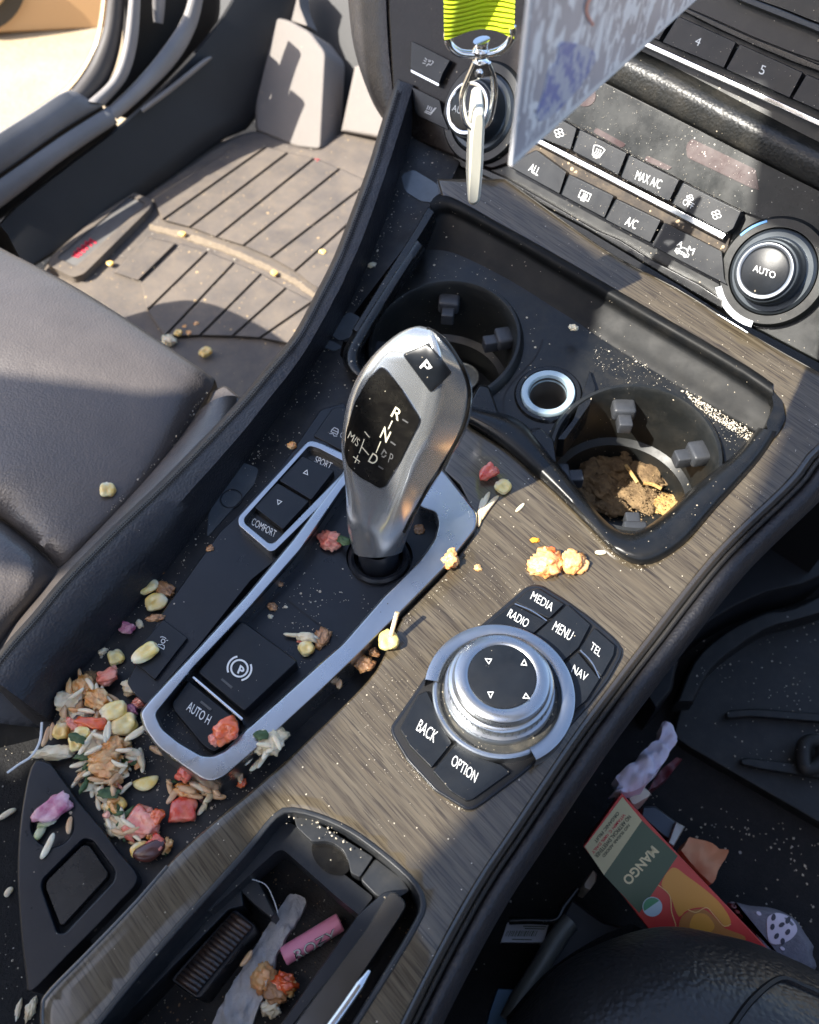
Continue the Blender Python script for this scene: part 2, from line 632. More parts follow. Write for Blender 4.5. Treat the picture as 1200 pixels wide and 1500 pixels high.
def ribbon(name, lines, wpx, surf, dz, m, parent=None, closed=False):
    """flat printed strokes: pixel polylines of width wpx lying on a surface"""
    vs, fs = [], []
    for ln in lines:
        cl = closed or (len(ln) > 3 and (Vector(ln[0])-Vector(ln[-1])).length < .01)
        P = [Vector(p) for p in (ln[:-1] if cl else ln)]
        k0 = len(vs)
        k = len(P)
        for i in range(k):
            a = P[i]-P[i-1] if (i > 0 or cl) else P[1]-P[0]
            b = P[(i+1) % k]-P[i] if (i < k-1 or cl) else P[-1]-P[-2]
            a.normalize(); b.normalize()
            t = (a+b)
            if t.length < 1e-3: t = a
            t.normalize()
            nn = Vector((-t.y, t.x))/max(.5, t.dot(a))*wpx/2
            for q in (P[i]+nn, P[i]-nn): vs.append(surf.hit(q.x, q.y, dz))
        for i in range(k if cl else k-1):
            a, b = k0+2*i, k0+2*((i+1) % k)
            fs.append((a, a+1, b+1, b))
    return mesh_ob(name, vs, fs, m, parent, 0)

def arc(c, r, a0, a1, n=24, sq=1, ang=0):
    out = []
    for i in range(n+1):
        t = radians(a0+(a1-a0)*i/n)
        x, y = r*cos(t), r*sq*sin(t)
        g = radians(ang)
        out.append((c[0]+x*cos(g)-y*sin(g), c[1]+x*sin(g)+y*cos(g)))
    return out

def loc(c, deg, s, pts, sy=None):
    """local drawing (x right, y down) rotated by deg and scaled, to pixels"""
    g = radians(deg)
    return [(c[0]+(x*cos(g)*s-y*sin(g)*(sy or s)), c[1]+(x*sin(g)*s+y*cos(g)*(sy or s))) for x, y in pts]

def glyphs(body, bold=0):
    cu = bpy.data.curves.new('lettering', 'FONT')
    cu.body = body
    cu.resolution_u = 4
    cu.offset = bold
    o = bpy.data.objects.new('lettering', cu)
    COL.objects.link(o)
    dg = bpy.context.evaluated_depsgraph_get()
    me = bpy.data.meshes.new_from_object(o.evaluated_get(dg))
    v = [tuple(q.co) for q in me.vertices]
    f = [tuple(p.vertices) for p in me.polygons]
    bpy.data.objects.remove(o); bpy.data.curves.remove(cu); bpy.data.meshes.remove(me)
    return v, f
CAP = None
def text(body, p0, p1, ptop, surf, dz, m, parent=None, bold=-.004, name='lettering', cap=None):
    """lettering: p0-p1 is the base line in pixels, ptop the top of the first letter"""
    global CAP
    if CAP is None: CAP = max(v[1] for v in glyphs('H')[0])
    v, f = glyphs(body, bold)
    x0, x1 = min(q[0] for q in v), max(q[0] for q in v)
    p0, p1, ptop = Vector(p0), Vector(p1), Vector(ptop)
    ex, ey = (p1-p0)/(x1-x0), (ptop-p0)/(cap or CAP)
    vs = []
    for x, y, _ in v:
        q = p0+ex*(x-x0)+ey*y
        vs.append(surf.hit(q.x, q.y, dz))
    return mesh_ob(name, vs, f, m, parent, 0)

def box(name, c, ex, ey, ez, size, m, parent=None, bevel=0, top_scale=1, seg=3):
    bm = bmesh.new()
    bmesh.ops.create_cube(bm, size=1)
    for v in bm.verts:
        if v.co.z > 0: v.co.x *= top_scale; v.co.y *= top_scale
        v.co = Vector((v.co.x*size[0], v.co.y*size[1], v.co.z*size[2]))
    if bevel:
        bmesh.ops.bevel(bm, geom=bm.edges[:], offset=bevel, segments=seg, affect='EDGES', profile=.5)
    vs = [Vector(c)+ex*v.co.x+ey*v.co.y+ez*v.co.z for v in bm.verts]
    bm.verts.index_update()
    fs = [tuple(v.index for v in f.verts) for f in bm.faces]
    bm.free()
    return mesh_ob(name, vs, fs, m, parent, 40)

XA, YA, ZA = Vector((1, 0, 0)), Vector((0, 1, 0)), Vector((0, 0, 1))
# ================================================================== the setting and the car body
# ground outside the open door
g = mesh_ob('ground', [(-9, -6, -.62), (6, -6, -.62), (6, 9, -.62), (-9, 9, -.62)], [(0, 1, 2, 3)],
            mat('sunlit concrete', (.36, .285, .18), .9, var=(9, .25), var_col=(.46, .37, .25), bump=('n', 60, .4, .01)))
tag(g, kind='structure')
# car roof, unseen: outline and openings shaped to place sun and shade
ROOFZ = .78
def roofpoly(q):
    k = ROOFZ/SUN.z
    return [Vector((x, y, 0))+SUN*k for x, y in q]
def prism(name, polys, thick, m):
    vs, fs = [], []
    for P in polys:
        k, n = len(vs), len(P)
        P2 = [Vector((p.x, p.y)) for p in P]
        r = delaunay_2d_cdt(P2, [(i, (i+1) % n) for i in range(n)], [], 0, 1e-6)
        for f in r[2]:
            cx = sum(P2[r[3][i][0]].x for i in f)/3; cy = sum(P2[r[3][i][0]].y for i in f)/3
            if not inside((cx, cy), [tuple(p) for p in P2]): continue
            a = [k+r[3][i][0] for i in f]
            fs.append(tuple(a)); fs.append(tuple(n+i for i in reversed(a)))
        vs += P; vs += [p+Vector((0, 0, thick)) for p in P]
        for i in range(n): fs.append((k+i, k+(i+1) % n, k+n+(i+1) % n, k+n+i))
    return mesh_ob(name, vs, fs, m, None, 0, flip=False)
rail = [(-.215, .63), (-.215, .43), (-.120, .40), (-.118, .20), (-.106, .05), (-.106, -.9), (-.27, -.9), (-.27, .0), (-.285, .052), (-.316, .032), (-.62, -.12), (-1.1, -.42),
        (-1.1, -.20), (-.62, .02), (-.427, .116), (-.354, .155), (-.324, .195), (-.335, .30), (-.36, .63)]
rest = [(-.215, .80), (1.0, .80), (1.0, .16), (.72, .16), (.72, .60), (.13, .60), (.13, .16), (1.0, .155), (1.0, -.9), (-.106, -.9), (-.106, .025), (-.045, .025), (-.034, .10), (.003, .22), (.003, .462), (-.047, .468), (-.047, .54), (-.215, .54)]
rf = prism('shade_roof', [roofpoly(rail), roofpoly(rest)], .01, mat('grey headliner', (.24, .255, .28), .9))
tag(rf, kind='structure')

# floor pan with black carpet
fl = mesh_ob('floor', [(-1.05, -.9, -.345), (.75, -.9, -.345), (.75, 1.2, -.345), (-1.05, 1.2, -.345)], [(0, 1, 2, 3)], M['carpet'])
tag(fl, kind='structure')

# door opening: sill, inner wall and the sweep of the pillar, all in the plane of the body side
XS = -.86
V = Plane((XS, 0, 0), (1, 0, 0))
m_sill = mat('grey sill plastic', (.13, .13, .135), .5, var=(14, .3), bump=('n', 700, .2, .0005))
m_seal = mat('dusty door seal', (.055, .05, .048), .6, var=(20, .35))
m_pil = mat('grey pillar trim', (.20, .19, .185), .5, var=(14, .3))
m_paint = mat('sand coloured body paint', (.55, .42, .26), .25, coat=1)
m_kick = mat('black kick panel', (.012, .012, .013), .6, var=(10, .3), bump=('n', 900, .2, .0005))
ds = thing('door_sill', 'long grey plastic door sill strip on the driver side, dusty and scuffed', 'door sill', V.hit(150, 190))
def vband(name, a, b, m, parent, d0=0, d1=0, bulge=.006, n=40):
    """a rounded band between two pixel curves in the body side plane"""
    A_, B_ = spx(a, n), spx(b, n)
    rows = []
    for k, t in enumerate((0, .04, .25, .5, .75, .96, 1)):
        h = bulge*(1-(2*t-1)**2)**.5 if 0 < t < 1 else -.012
        rows.append([V.hit(p[0]+(q[0]-p[0])*t, p[1]+(q[1]-p[1])*t, d0+(d1-d0)*t+h) for p, q in zip(A_, B_)])
    return loft(name, rows, m, parent, n)
vband('sill_body', Z(Z1, [(-260, 590), (-60, 450), (90, 350), (200, 285), (290, 300)]), Z(Z1, [(-240, 830), (-60, 690), (60, 600), (190, 490), (350, 375)]), M['void'], ds, -.02, -.02, .0)
vband('sill_cover', Z1([(-260, 520), (-60, 400), (110, 285), (205, 225), (262, 215)]) if 0 else Z(Z1, [(-260, 560), (-60, 425), (90, 330), (200, 265), (270, 300)]),
      Z(Z1, [(-240, 690), (-60, 555), (60, 470), (180, 385), (312, 305)]), m_sill, ds, 0, .01, .004)
vband('scuff_strip', Z(Z1, [(-240, 700), (-60, 565), (60, 480), (190, 390), (318, 310)]), Z(Z1, [(-240, 790), (-60, 655), (60, 565), (190, 465), (345, 360)]), m_sill, ds, .012, .02, .004)
tr = thing('door_frame', 'curved grey door frame with rubber seal sweeping up beside the driver footwell', 'door frame', V.hit(290, 60))
vband('painted_edge', Z(Z1, [(-160, 520), (-40, 420), (100, 320), (190, 255), (250, 175), (282, 90), (296, 0), (300, -90)]),
      Z(Z1, [(-160, 545), (-40, 440), (100, 340), (200, 272), (262, 190), (298, 95), (312, 0), (318, -90)]), m_paint, tr, -.03, -.02, .006)
vband('rubber_seal', Z(Z1, [(205, 270), (262, 190), (300, 95), (314, 0), (320, -90)]), Z(Z1, [(262, 300), (320, 235), (352, 140), (368, 0), (374, -90)]), m_seal, tr, -.012, -.006, .010)
vband('pillar_trim', Z(Z1, [(255, 296), (322, 232), (358, 140), (376, 0), (380, -90)]), Z(Z1, [(310, 306), (372, 230), (402, 130), (412, 0), (414, -90)]), m_pil, tr, .004, .008, .008)
vband('inner_trim', Z(Z1, [(305, 325), (395, 240), (470, 150), (530, 60), (556, -20), (566, -90)]), Z(Z1, [(345, 350), (430, 275), (520, 180), (575, 80), (598, -20), (604, -90)]), m_pil, tr, .010, .016, .006)
vband('latch_strip', Z(Z1, [(446, -90), (447, 10), (450, 64)]), Z(Z1, [(486, -90), (484, 10), (478, 70)]), m_pil, tr, -.02, -.02, .006, 14)
kp = vband('kick_panel', Z(Z1, [(-300, 720), (-60, 690), (60, 590), (200, 480), (350, 365), (500, 225), (640, 60), (720, -80)]),
      Z(Z1, [(-300, 900), (-40, 860), (100, 780), (250, 690), (400, 600), (640, 420), (760, 330), (900, -60)]), m_kick, None, .0, .03, .001)
tag(kp, 'black carpeted kick panel between the door sill and the driver floor mat', 'kick panel'); centre(kp)
kl = vband('back', Z(Z1, [(345, -90), (360, 120), (330, 235), (300, 300), (345, 340)]), Z(Z1, [(640, -90), (640, 60), (560, 190), (440, 300), (380, 350)]), M['void'], tr, -.05, -.05, 0)  # dark sheet standing in for the shadow behind the door trims
st = vband('strip', Z(Z1, [(412, 318), (500, 250), (590, 178), (618, 165)]), Z(Z1, [(420, 330), (510, 265), (600, 190), (622, 170)]), m_pil, kp, .02, .02, .004)
st.name = 'trim_strip'
kl.name = 'shadow_panel'

# parked vehicle seen through the door
pv = thing('parked_vehicle', 'orange tan vehicle parked outside, its lower body and a wheel seen through the open door', 'vehicle', (-2.6, 1.9, -.6))
PV = Plane((-1.92, 1.16, 0), (.75, -.66, 0))
m_or = mat('tan orange body paint', (.42, .25, .12), .35, coat=.6)
slab('body', [(-260, -220), (190, -220), (190, 42), (60, 48), (-260, 60)], PV, 0, -.3, m_or, pv, bev=(6, .03))
slab('skirt', [(-260, 60), (190, 44), (190, 58), (-260, 76)], PV, -.03, -.3, mat('dark skirt', (.05, .04, .035), .7), pv)
c = (-32, -22)
slab('wheel_arch', arc(c, 70, 0, 360, 40)[:-1], PV, .012, -.05, mat('dark arch liner', (.03, .025, .02), .7), pv)
slab('wheel', arc((-40, -32), 56, 0, 360, 40)[:-1], PV, .03, -.05, mat('tan wheel', (.45, .33, .2), .5), pv, bev=(5, .02))

# pedal and footwell
base = HZ(-.30).hit(420, 205)
PD = Plane(base, (.10, -.80, .62))
m_dusty = mat('dusty grey rubber', (.21, .19, .175), .8, var=(25, .3), var_col=(.20, .18, .165), bump=('n', 500, .4, .001), specks=(150, .25, .5, (.6, .45, .28), .05))
pd = slab('accelerator_pedal', rnd(Z(Z1, [(785, 45), (850, 60), (912, 95), (957, 155), (942, 440), (868, 432), (748, 383), (744, 210), (765, 90)]), 8), PD, 0, -.06, m_dusty, None, bev=(5, .006))
tag(pd, 'tall dusty grey floor hinged pedal standing at the front of the driver mat', 'pedal'); centre(pd)
pt = slab('pedal_bracket', rnd(Z(Z1, [(806, -90), (870, -90), (880, 20), (905, 80), (850, 62), (800, 44)]), 6), PD, -.02, -.05, m_dusty, None, bev=(4, .004))
tag(pt, 'small grey bracket rising above the tall driver pedal', 'bracket'); centre(pt)
fw = loft('firewall', [[PD.hit(u, v, -.09) for u, v in r] for r in (Z(Z1, [(600, 330), (760, 380), (1000, 420), (1300, 480)]), Z(Z1, [(620, 100), (760, 60), (1000, 60), (1300, 100)]), Z(Z1, [(620, -300), (760, -300), (1000, -300), (1300, -300)]))], m_kick, None, 16)
tag(fw, kind='structure')
fr = slab('footwell_wall', Z(Z1, [(1040, 195), (1150, 160), (1180, 420), (1085, 400), (1000, 385)]), PD, -.03, -.06, m_dusty, None, bev=(6, .006))
tag(fr, 'sunlit dusty wall of the driver footwell next to the dashboard', 'footwell trim'); centre(fr)

# ------------------------------------------------------------------ driver floor mat
m_mat = mat('dusty rubber mat', (.095, .082, .074), .75, var=(22, .18), var_col=(.155, .128, .104), bump=('n', 500, .4, .0012), specks=(120, .35, .8, (.52, .36, .18), .10))
MZ = HZ(-.30)
fm = thing('floor_mat', 'ribbed tan dusted rubber floor mat in the driver footwell', 'floor mat', MZ.hit(330, 330))
slab('mat_base', rnd(Z(Z1, [(120, 790), (250, 650), (372, 548), (480, 480), (640, 415), (750, 380), (870, 430), (940, 440), (1000, 385), (1150, 390), (1300, 430), (1250, 800), (1000, 1250), (560, 1260), (300, 1000)]), 14), MZ, 0, -.02, m_mat, fm, bev=(4, .006))
# flat ribs between the grooves, one mesh
G_up = [((445, 582), (690, 425)), ((475, 647), (785, 428)), ((555, 668), (848, 445)), ((632, 697), (925, 462)), ((712, 722), (1000, 492)), ((792, 757), (1085, 532)), ((862, 797), (1130, 560)), ((930, 850), (1180, 630))]
G_lo = [((412, 828), (532, 712)), ((430, 912), (612, 735)), ((482, 987), (690, 767)), ((585, 985), (770, 800)), ((680, 987), (842, 842)), ((760, 992), (920, 882)), ((850, 1010), (990, 930))]
vs, fs = [], []
def mrib(q, h=.0050):
    k = len(vs)
    P = inset(q, 1.6)
    n = len(P)
    for d, ins in ((-.001, -.5), (h*.8, 0), (h, .7)):
        for u, v in inset(P, ins): vs.append(MZ.hit(u, v, d))
    for r in range(2):
        for i in range(n):
            j = (i+1) % n
            fs.append((k+r*n+i, k+r*n+j, k+(r+1)*n+j, k+(r+1)*n+i))
    fs.append(tuple(k+2*n+i for i in range(n)))
for (a, b), (c_, d_) in zip(G_up, G_up[1:]): mrib(Z(Z1, [a, b, d_, c_]))
for (a, b), (c_, d_) in zip(G_lo, G_lo[1:]): mrib(Z(Z1, [a, b, d_, c_]))
mrib(Z(Z1, [(330, 800), (430, 690), (520, 712), (405, 825)]))
mesh_ob('ribs', vs, fs, m_mat, fm, 20)
m_sand = mat('sandy crumbs', (.21, .165, .115), .95, var=(200, .3), bump=('n', 600, .8, .002))
def wob(P, a): return [(x+random.uniform(-a, a), y+random.uniform(-a, a)) for x, y in P]
slab('sand_line', wob(spx(Z(Z1, [(438, 657), (560, 686), (700, 737), (850, 808), (935, 868)]), 60) + spx(Z(Z1, [(930, 880), (845, 822), (690, 750), (550, 702), (440, 672)]), 60), 1.0), MZ, .0015, -.001, m_sand, fm)
lp = slab('badge_plate', rnd(Z(Z1, [(375, 553), (448, 588), (440, 612), (248, 803), (215, 815), (140, 778), (148, 752)]), 5), MZ, .012, .0, m_mat, fm, holes=[rnd(Z(Z1, [(382, 577), (425, 597), (222, 780), (170, 754)]), 4)], bev=(3, .004))
slab('badge_face', Z(Z1, [(382, 571), (432, 595), (222, 787), (162, 756)]), MZ, .010, .0, mat('badge grey', (.10, .095, .09), .7, var=(60, .3)), lp)
for a, b, tt in (((208, 752), (282, 705), 'HUS'),): pass
ribbon('badge_print', [Z(Z1, q) for q in ([(212, 748), (232, 752)], [(216, 738), (240, 746)], [(226, 727), (250, 738)], [(238, 718), (258, 730)], [(248, 708), (270, 720)], [(262, 700), (282, 712)], [(214, 750), (270, 702)])], 3.2, MZ, .0106, M['redprint'], lp)
rc = mesh_ob('red_speck', [MZ.hit(u, v, d) for u, v, d in ((461, 232, .002), (468, 233, .002), (469, 239, .002), (462, 240, .002), (465, 236, .006))], [(0, 1, 4), (1, 2, 4), (2, 3, 4), (3, 0, 4), (0, 1, 2, 3)], M['redprint'])
tag(rc, 'tiny red scrap lying on the ribs of the tan driver mat', 'scrap'); centre(rc)

# ------------------------------------------------------------------ driver seat
ds2 = thing('driver_seat', 'grey black leather driver seat cushion, half in sunshine, beside the console', 'seat', HZ(-.1).hit(120, 650))
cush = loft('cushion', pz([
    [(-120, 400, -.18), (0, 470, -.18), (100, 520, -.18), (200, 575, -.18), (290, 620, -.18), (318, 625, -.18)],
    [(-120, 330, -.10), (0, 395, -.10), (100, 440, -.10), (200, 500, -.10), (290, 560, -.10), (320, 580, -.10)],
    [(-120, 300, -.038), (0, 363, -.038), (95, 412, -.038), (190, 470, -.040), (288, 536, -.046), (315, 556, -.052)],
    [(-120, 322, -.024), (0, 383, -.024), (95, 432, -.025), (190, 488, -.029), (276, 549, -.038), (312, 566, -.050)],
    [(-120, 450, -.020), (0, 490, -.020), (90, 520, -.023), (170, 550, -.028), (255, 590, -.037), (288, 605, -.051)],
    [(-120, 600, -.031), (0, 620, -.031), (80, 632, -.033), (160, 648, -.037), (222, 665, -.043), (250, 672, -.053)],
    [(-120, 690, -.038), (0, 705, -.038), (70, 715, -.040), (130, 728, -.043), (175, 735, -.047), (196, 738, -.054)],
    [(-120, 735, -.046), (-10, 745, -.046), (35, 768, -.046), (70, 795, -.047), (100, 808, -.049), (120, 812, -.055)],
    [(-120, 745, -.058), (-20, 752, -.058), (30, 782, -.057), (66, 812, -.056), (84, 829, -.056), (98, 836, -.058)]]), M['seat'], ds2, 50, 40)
loft('rear_cushion', pz([
    [(-120, 745, -.059), (-20, 752, -.059), (30, 782, -.058), (64, 811, -.057), (88, 834, -.058)],
    [(-120, 765, -.038), (-20, 772, -.038), (26, 800, -.039), (56, 824, -.043), (84, 846, -.055)],
    [(-120, 830, -.036), (-20, 835, -.036), (14, 850, -.038), (44, 862, -.042), (70, 872, -.055)],
    [(-120, 900, -.036), (-20, 905, -.038), (-4, 912, -.040), (14, 916, -.046), (32, 918, -.056)],
    [(-120, 985, -.040), (-20, 985, -.042), (-14, 985, -.046), (-8, 984, -.052), (0, 982, -.060)]]), M['seat'], ds2, 40, 24)
loft('side_bolster', pz([
    [(285, 606, -.056), (262, 640, -.056), (222, 687, -.056), (172, 742, -.056), (86, 833, -.056), (30, 895, -.056), (-30, 960, -.056)],
    [(306, 590, -.044), (276, 634, -.042), (234, 686, -.042), (184, 742, -.042), (98, 834, -.044), (40, 898, -.046), (-20, 966, -.048)],
    [(330, 580, -.043), (300, 634, -.036), (254, 690, -.034), (202, 748, -.034), (112, 842, -.036), (50, 908, -.040), (-10, 974, -.044)],
    [(350, 582, -.055), (326, 630, -.040), (276, 688, -.036), (220, 750, -.036), (128, 846, -.038), (62, 914, -.042), (0, 980, -.046)],
    [(362, 595, -.09), (348, 628, -.07), (296, 692, -.06), (236, 758, -.06), (140, 856, -.06), (72, 924, -.06), (8, 992, -.06)]]), M['seat'], ds2, 50, 24,
    )
slab('bolster_end', rnd([(310, 572), (330, 564), (352, 582), (360, 604), (345, 634), (318, 620), (300, 600)], 6), HZ(-.052), 0, -.12, M['seat'], ds2, bev=(6, .010))

loft('cushion_front', [[Vector((x, y+dy, z)) for x, dy in ((-.57, -.012), (-.61, -.004), (-.66, 0), (-.72, -.004), (-.76, -.02), (-.785, -.06))] for y, z in ((.255, -.2), (.268, -.10), (.266, -.05), (.250, -.030), (.20, -.026), (.06, -.04), (-.1, -.05))], M['seat'], ds2, 20, 24)
# ------------------------------------------------------------------ passenger seat
SEATP = [(660, 1600), (742, 1500), (812, 1421), (867, 1388), (933, 1364), (992, 1358), (1067, 1372), (1121, 1388), (1200, 1424), (1300, 1480)]
def prow(d, z): return [(u+d*.18, v+d, z) for u, v in SEATP]
ps = thing('passenger_seat', 'black grained leather passenger seat edge in the lower right corner', 'seat', HZ(-.16).hit(1000, 1450))
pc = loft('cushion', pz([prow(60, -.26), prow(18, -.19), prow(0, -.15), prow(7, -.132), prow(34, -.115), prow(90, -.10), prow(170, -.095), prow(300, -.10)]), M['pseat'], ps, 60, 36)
SP = OnMesh(pc)
sm_ = [SP.hit(u, v, .0006) for u, v in Z(R1, [(820, 1330), (880, 1230), (960, 1120), (1060, 1046), (1180, 1004), (1290, 985)])]
tube('seam', sm_, .0016, M['void'], ps, 6)
loft('side_flap', pz([[(742, 1500, -.20), (800, 1440, -.20), (870, 1395, -.20), (930, 1368, -.20)], [(742, 1490, -.19), (800, 1425, -.19), (868, 1378, -.19), (925, 1352, -.19)], [(820, 1450, -.21), (872, 1400, -.21), (930, 1375, -.21), (960, 1372, -.21)]]), M['pseat'], ps, 20)

# the rest of the cabin, behind and beside the view
m_cab = mat('dark cabin trim', (.03, .03, .032), .8)
cb_ = thing('cabin_trim', 'dark cabin side and rear trim around the seats', 'cabin trim', (.72, -.4, -.3))
box('door_trim', (.80, -.1, -.02), XA, YA, ZA, (.06, 2.6, .62), m_cab, cb_)
box('rear_bench', (-.05, -1.25, .0), XA, YA, ZA, (1.7, .2, .75), m_cab, cb_)
box('backrest', (-.52, -.40, .18), XA, Vector((0, .95, .3)).normalized(), Vector((0, -.3, .95)).normalized(), (.46, .13, .52), M['seat'], ds2, .04)
# ================================================================== centre console
cc = thing('center_console', 'dark car center console with smoked oak trim and leather sides, strewn with food', 'console', S.hit(600, 900, -.02))
BIN = spx([(90, 1560), (217, 1403), (303, 1306), (357, 1246), (398, 1196), (420, 1183), (462, 1190), (520, 1216), (585, 1266), (615, 1298), (624, 1325), (615, 1352), (569, 1430), (480, 1570)], 60)
BIN = [p for p in BIN]
CUP = Z(Z3, [(40, 445), (52, 385), (130, 260), (200, 150), (247, 78), (290, 55), (420, 125), (560, 205), (760, 322), (1000, 462), (1085, 512), (1122, 560), (1118, 605), (1060, 680), (950, 805), (880, 892), (800, 942), (750, 946), (700, 918), (640, 850), (560, 770), (450, 672), (350, 600), (200, 530), (80, 482)])
CUP = rnd(CUP, 14, 3)
CUPF = rnd(Z(Z3, [(345, 606), (446, 668), (556, 765), (640, 846), (702, 912), (750, 940), (798, 936), (876, 888), (945, 800), (1054, 676), (1112, 603), (1116, 562), (1080, 516), (1000, 468), (760, 328), (560, 211), (420, 131), (285, 62)]), 10, 3)
wl = Z(T3, [(205, 1600), (200, 1420), (230, 1350), (420, 1155), (640, 925), (848, 690)]) + [(330, 1190), (368, 1159), (428, 1106), (495, 1042), (545, 990), (564, 957), (588, 908)]
wood_outer = spx(wl, 50) + spx([(586, 906), (622, 870), (648, 843)], 8) + [(664, 824), (692, 784), (692, 752), (672, 712), (648, 690)] + CUPF + [(640, 262), (740, 262)] \
    + spx([(800, 305), (900, 374), (996, 424), (1092, 484), (1200, 545), (1320, 610)], 20) \
    + spx([(1330, 560), (1200, 653), (1156, 706), (1048, 812), (948, 938), (896, 1006), (838, 1085), (750, 1217), (700, 1292), (640, 1400), (560, 1560), (520, 1640)], 40)
CUPH = inset(CUP, 3)
wt = slab('wood_trim', wood_outer, S, 0, -.022, M['wood'], cc, holes=[BIN], grid=26, bev=(5, .003), hole_bev=(1.5, .0008))

sun_stop = slab('console_sun_block', inset(wood_outer, 22), HZ(-.078), 0, -.25, M['void'], cc, grid=60)  # added unseen block that stops stray sun reaching the carpet
# tray floor under everything on the left
tray = slab('tray', [(150, 1420), (60, 1200), (60, 1020), (110, 940), (190, 830), (330, 660), (450, 500), (540, 330), (590, 170), (700, 180), (662, 262), (600, 352), (510, 470), (498, 520), (560, 606), (680, 690), (700, 800), (560, 1000), (420, 1120), (300, 1240), (210, 1330)], S, -.014, -.05, M['tray'], cc, grid=24)
# glossy worn patches on the tray, reflections put into their lighter colour
m_patch = mat('worn patch with painted sheen', (.06, .072, .085), .14, coat=.6, var=(60, .3), smudge=.1)
for P in (Z(Z4, [(1135, 290), (1180, 245), (1220, 265), (1190, 330), (1150, 345), (1120, 325)]), Z(Z4, [(820, 755), (875, 775), (860, 830), (700, 1010), (705, 930), (760, 830)]), Z(Z2, [(150, 440), (180, 425), (230, 455), (275, 490), (250, 510), (200, 505), (160, 480)]), Z(Z4, [(1070, 335), (1125, 345), (1160, 365), (1130, 380), (1080, 360)])):
    slab('worn_sheen_patch', rnd(P, 6), S, -.0135, -.016, m_patch, cc)
ribbon('water_ring', [arc(Z(Z4, [(782, 878)])[0], 16, 0, 360, 28, .8, -20)], 1.6, S, -.0132, M['soft'], cc)

# padded leather side of the console, driver side
stl = [(-14, 992), (20, 948), (60, 903), (104, 850), (173, 780), (243, 714), (303, 653), (360, 593), (400, 545), (440, 497), (475, 432), (500, 382), (525, 318), (550, 250), (566, 198), (590, 120)]
con = [(79, 1060), (92, 1030), (112, 995), (152, 950), (200, 892), (240, 845), (290, 776), (340, 706), (390, 636), (440, 562), (490, 490), (520, 430), (555, 352), (580, 275), (602, 208), (625, 130)]
def mixq(A, B, t): return [(a[0]+(b[0]-a[0])*t, a[1]+(b[1]-a[1])*t) for a, b in zip(A, B)]
mid = [(a[0]*.45+b[0]*.55, a[1]*.45+b[1]*.55) for a, b in zip(stl, con)]
def srf(P, dz): return [S.hit(u, v, dz) for u, v in P]
def off(P, du, dv): return [(u+du, v+dv) for u, v in P]
rows = [srf(off(stl, -11, -5), -.20), srf(off(stl, -11, -6), -.03), srf(off(stl, -8, -5), .005), srf(off(stl, -4, -2), .0112), srf(stl, .0102), srf(off(stl, 4, 3), .0116), srf(mixq(stl, con, .30), .0114), srf(mixq(stl, con, .44), .0096), srf(mixq(stl, con, .53), .0060), srf(mixq(stl, con, .72), -.0030), srf(con, -.0150)]
bol = loft('leather_bolster', rows, M['leather'], cc, 70, 34, 70, drop=(.002, -.003, -.10))
BS = OnMesh(bol)
vs, fs = [], []
P = spx(stl, 300)
for i in range(4, len(P)-6):
    for o_, kk in ((-2.6, 0), (2.6, 1)):
        if i % 2 == kk*0: pass
        a, b = Vector(P[i]), Vector(P[i])+(Vector(P[i+1])-Vector(P[i]))*.62
        t = (b-a); nn = Vector((-t.y, t.x)).normalized()
        k = len(vs)
        for q, w_ in ((a+nn*o_, -.8), (b+nn*o_, -.8), (b+nn*o_, .8), (a+nn*o_, .8)):
            q2 = q+nn*w_
            vs.append(BS.hit(q2.x, q2.y, .0005))
        fs.append((k, k+1, k+2, k+3))
mesh_ob('stitching', vs, fs, M['stitch'], cc, 0)
ribbon('seam_groove', [spx(stl, 200)[2:-4]], 1.5, BS, .0003, M['stitch'], cc)
# end of the bolster: dark gap down to the seat rail
gp = slab('rear_gap', [(-160, 900), (60, 960), (110, 1010), (84, 1120), (120, 1500), (140, 1640), (-160, 1640)], HZ(-.075), 0, -.05, M['carpet'], cc, grid=40)
slab('bolster_end', spx([(-60, 975), (0, 985), (36, 994), (66, 1012), (84, 1040), (80, 1075), (60, 1050), (30, 1040), (-10, 1048), (-60, 1060)], 40), S, -.03, -.09, M['soft'], cc, bev=(5, .008))

# passenger side: lacquered edge, bright strip, leather roll and trim down to the floor
we = [(1330, 548), (1200, 653), (1156, 706), (1048, 812), (948, 938), (896, 1006), (838, 1085), (750, 1217), (700, 1292), (640, 1400), (560, 1560), (520, 1640)]
def side(P, du, dz): return [S.hit(u+du, v+du*.55, dz) for u, v in P]
loft('trim_edge', [side(we, -2, .0002), side(we, 3, -.0006), side(we, 8, -.003), side(we, 11, -.008)], mat('lacquered dark edge', (.05, .042, .034), .25, coat=1, smudge=.1), cc, 60, 14, 60)
loft('bright_strip', [side(we, 9, -.006), side(we, 11, -.0035), side(we, 15, -.0035), side(we, 18, -.007)], M['darkchrome'], cc, 60, 10, 60)
loft('leather_roll', [side(we, 17, -.010), side(we, 20, -.005), side(we, 28, -.0035), side(we, 38, -.007), side(we, 45, -.016), side(we, 47, -.035)], M['leather'], cc, 60, 22, 60)
sp = [side(we, 46, -.03), side(we, 46, -.10), side(we, 44, -.2), side(we, 40, -.33)]
loft('side_trim', sp, M['sidecarpet'], cc, 60, 16, 60)

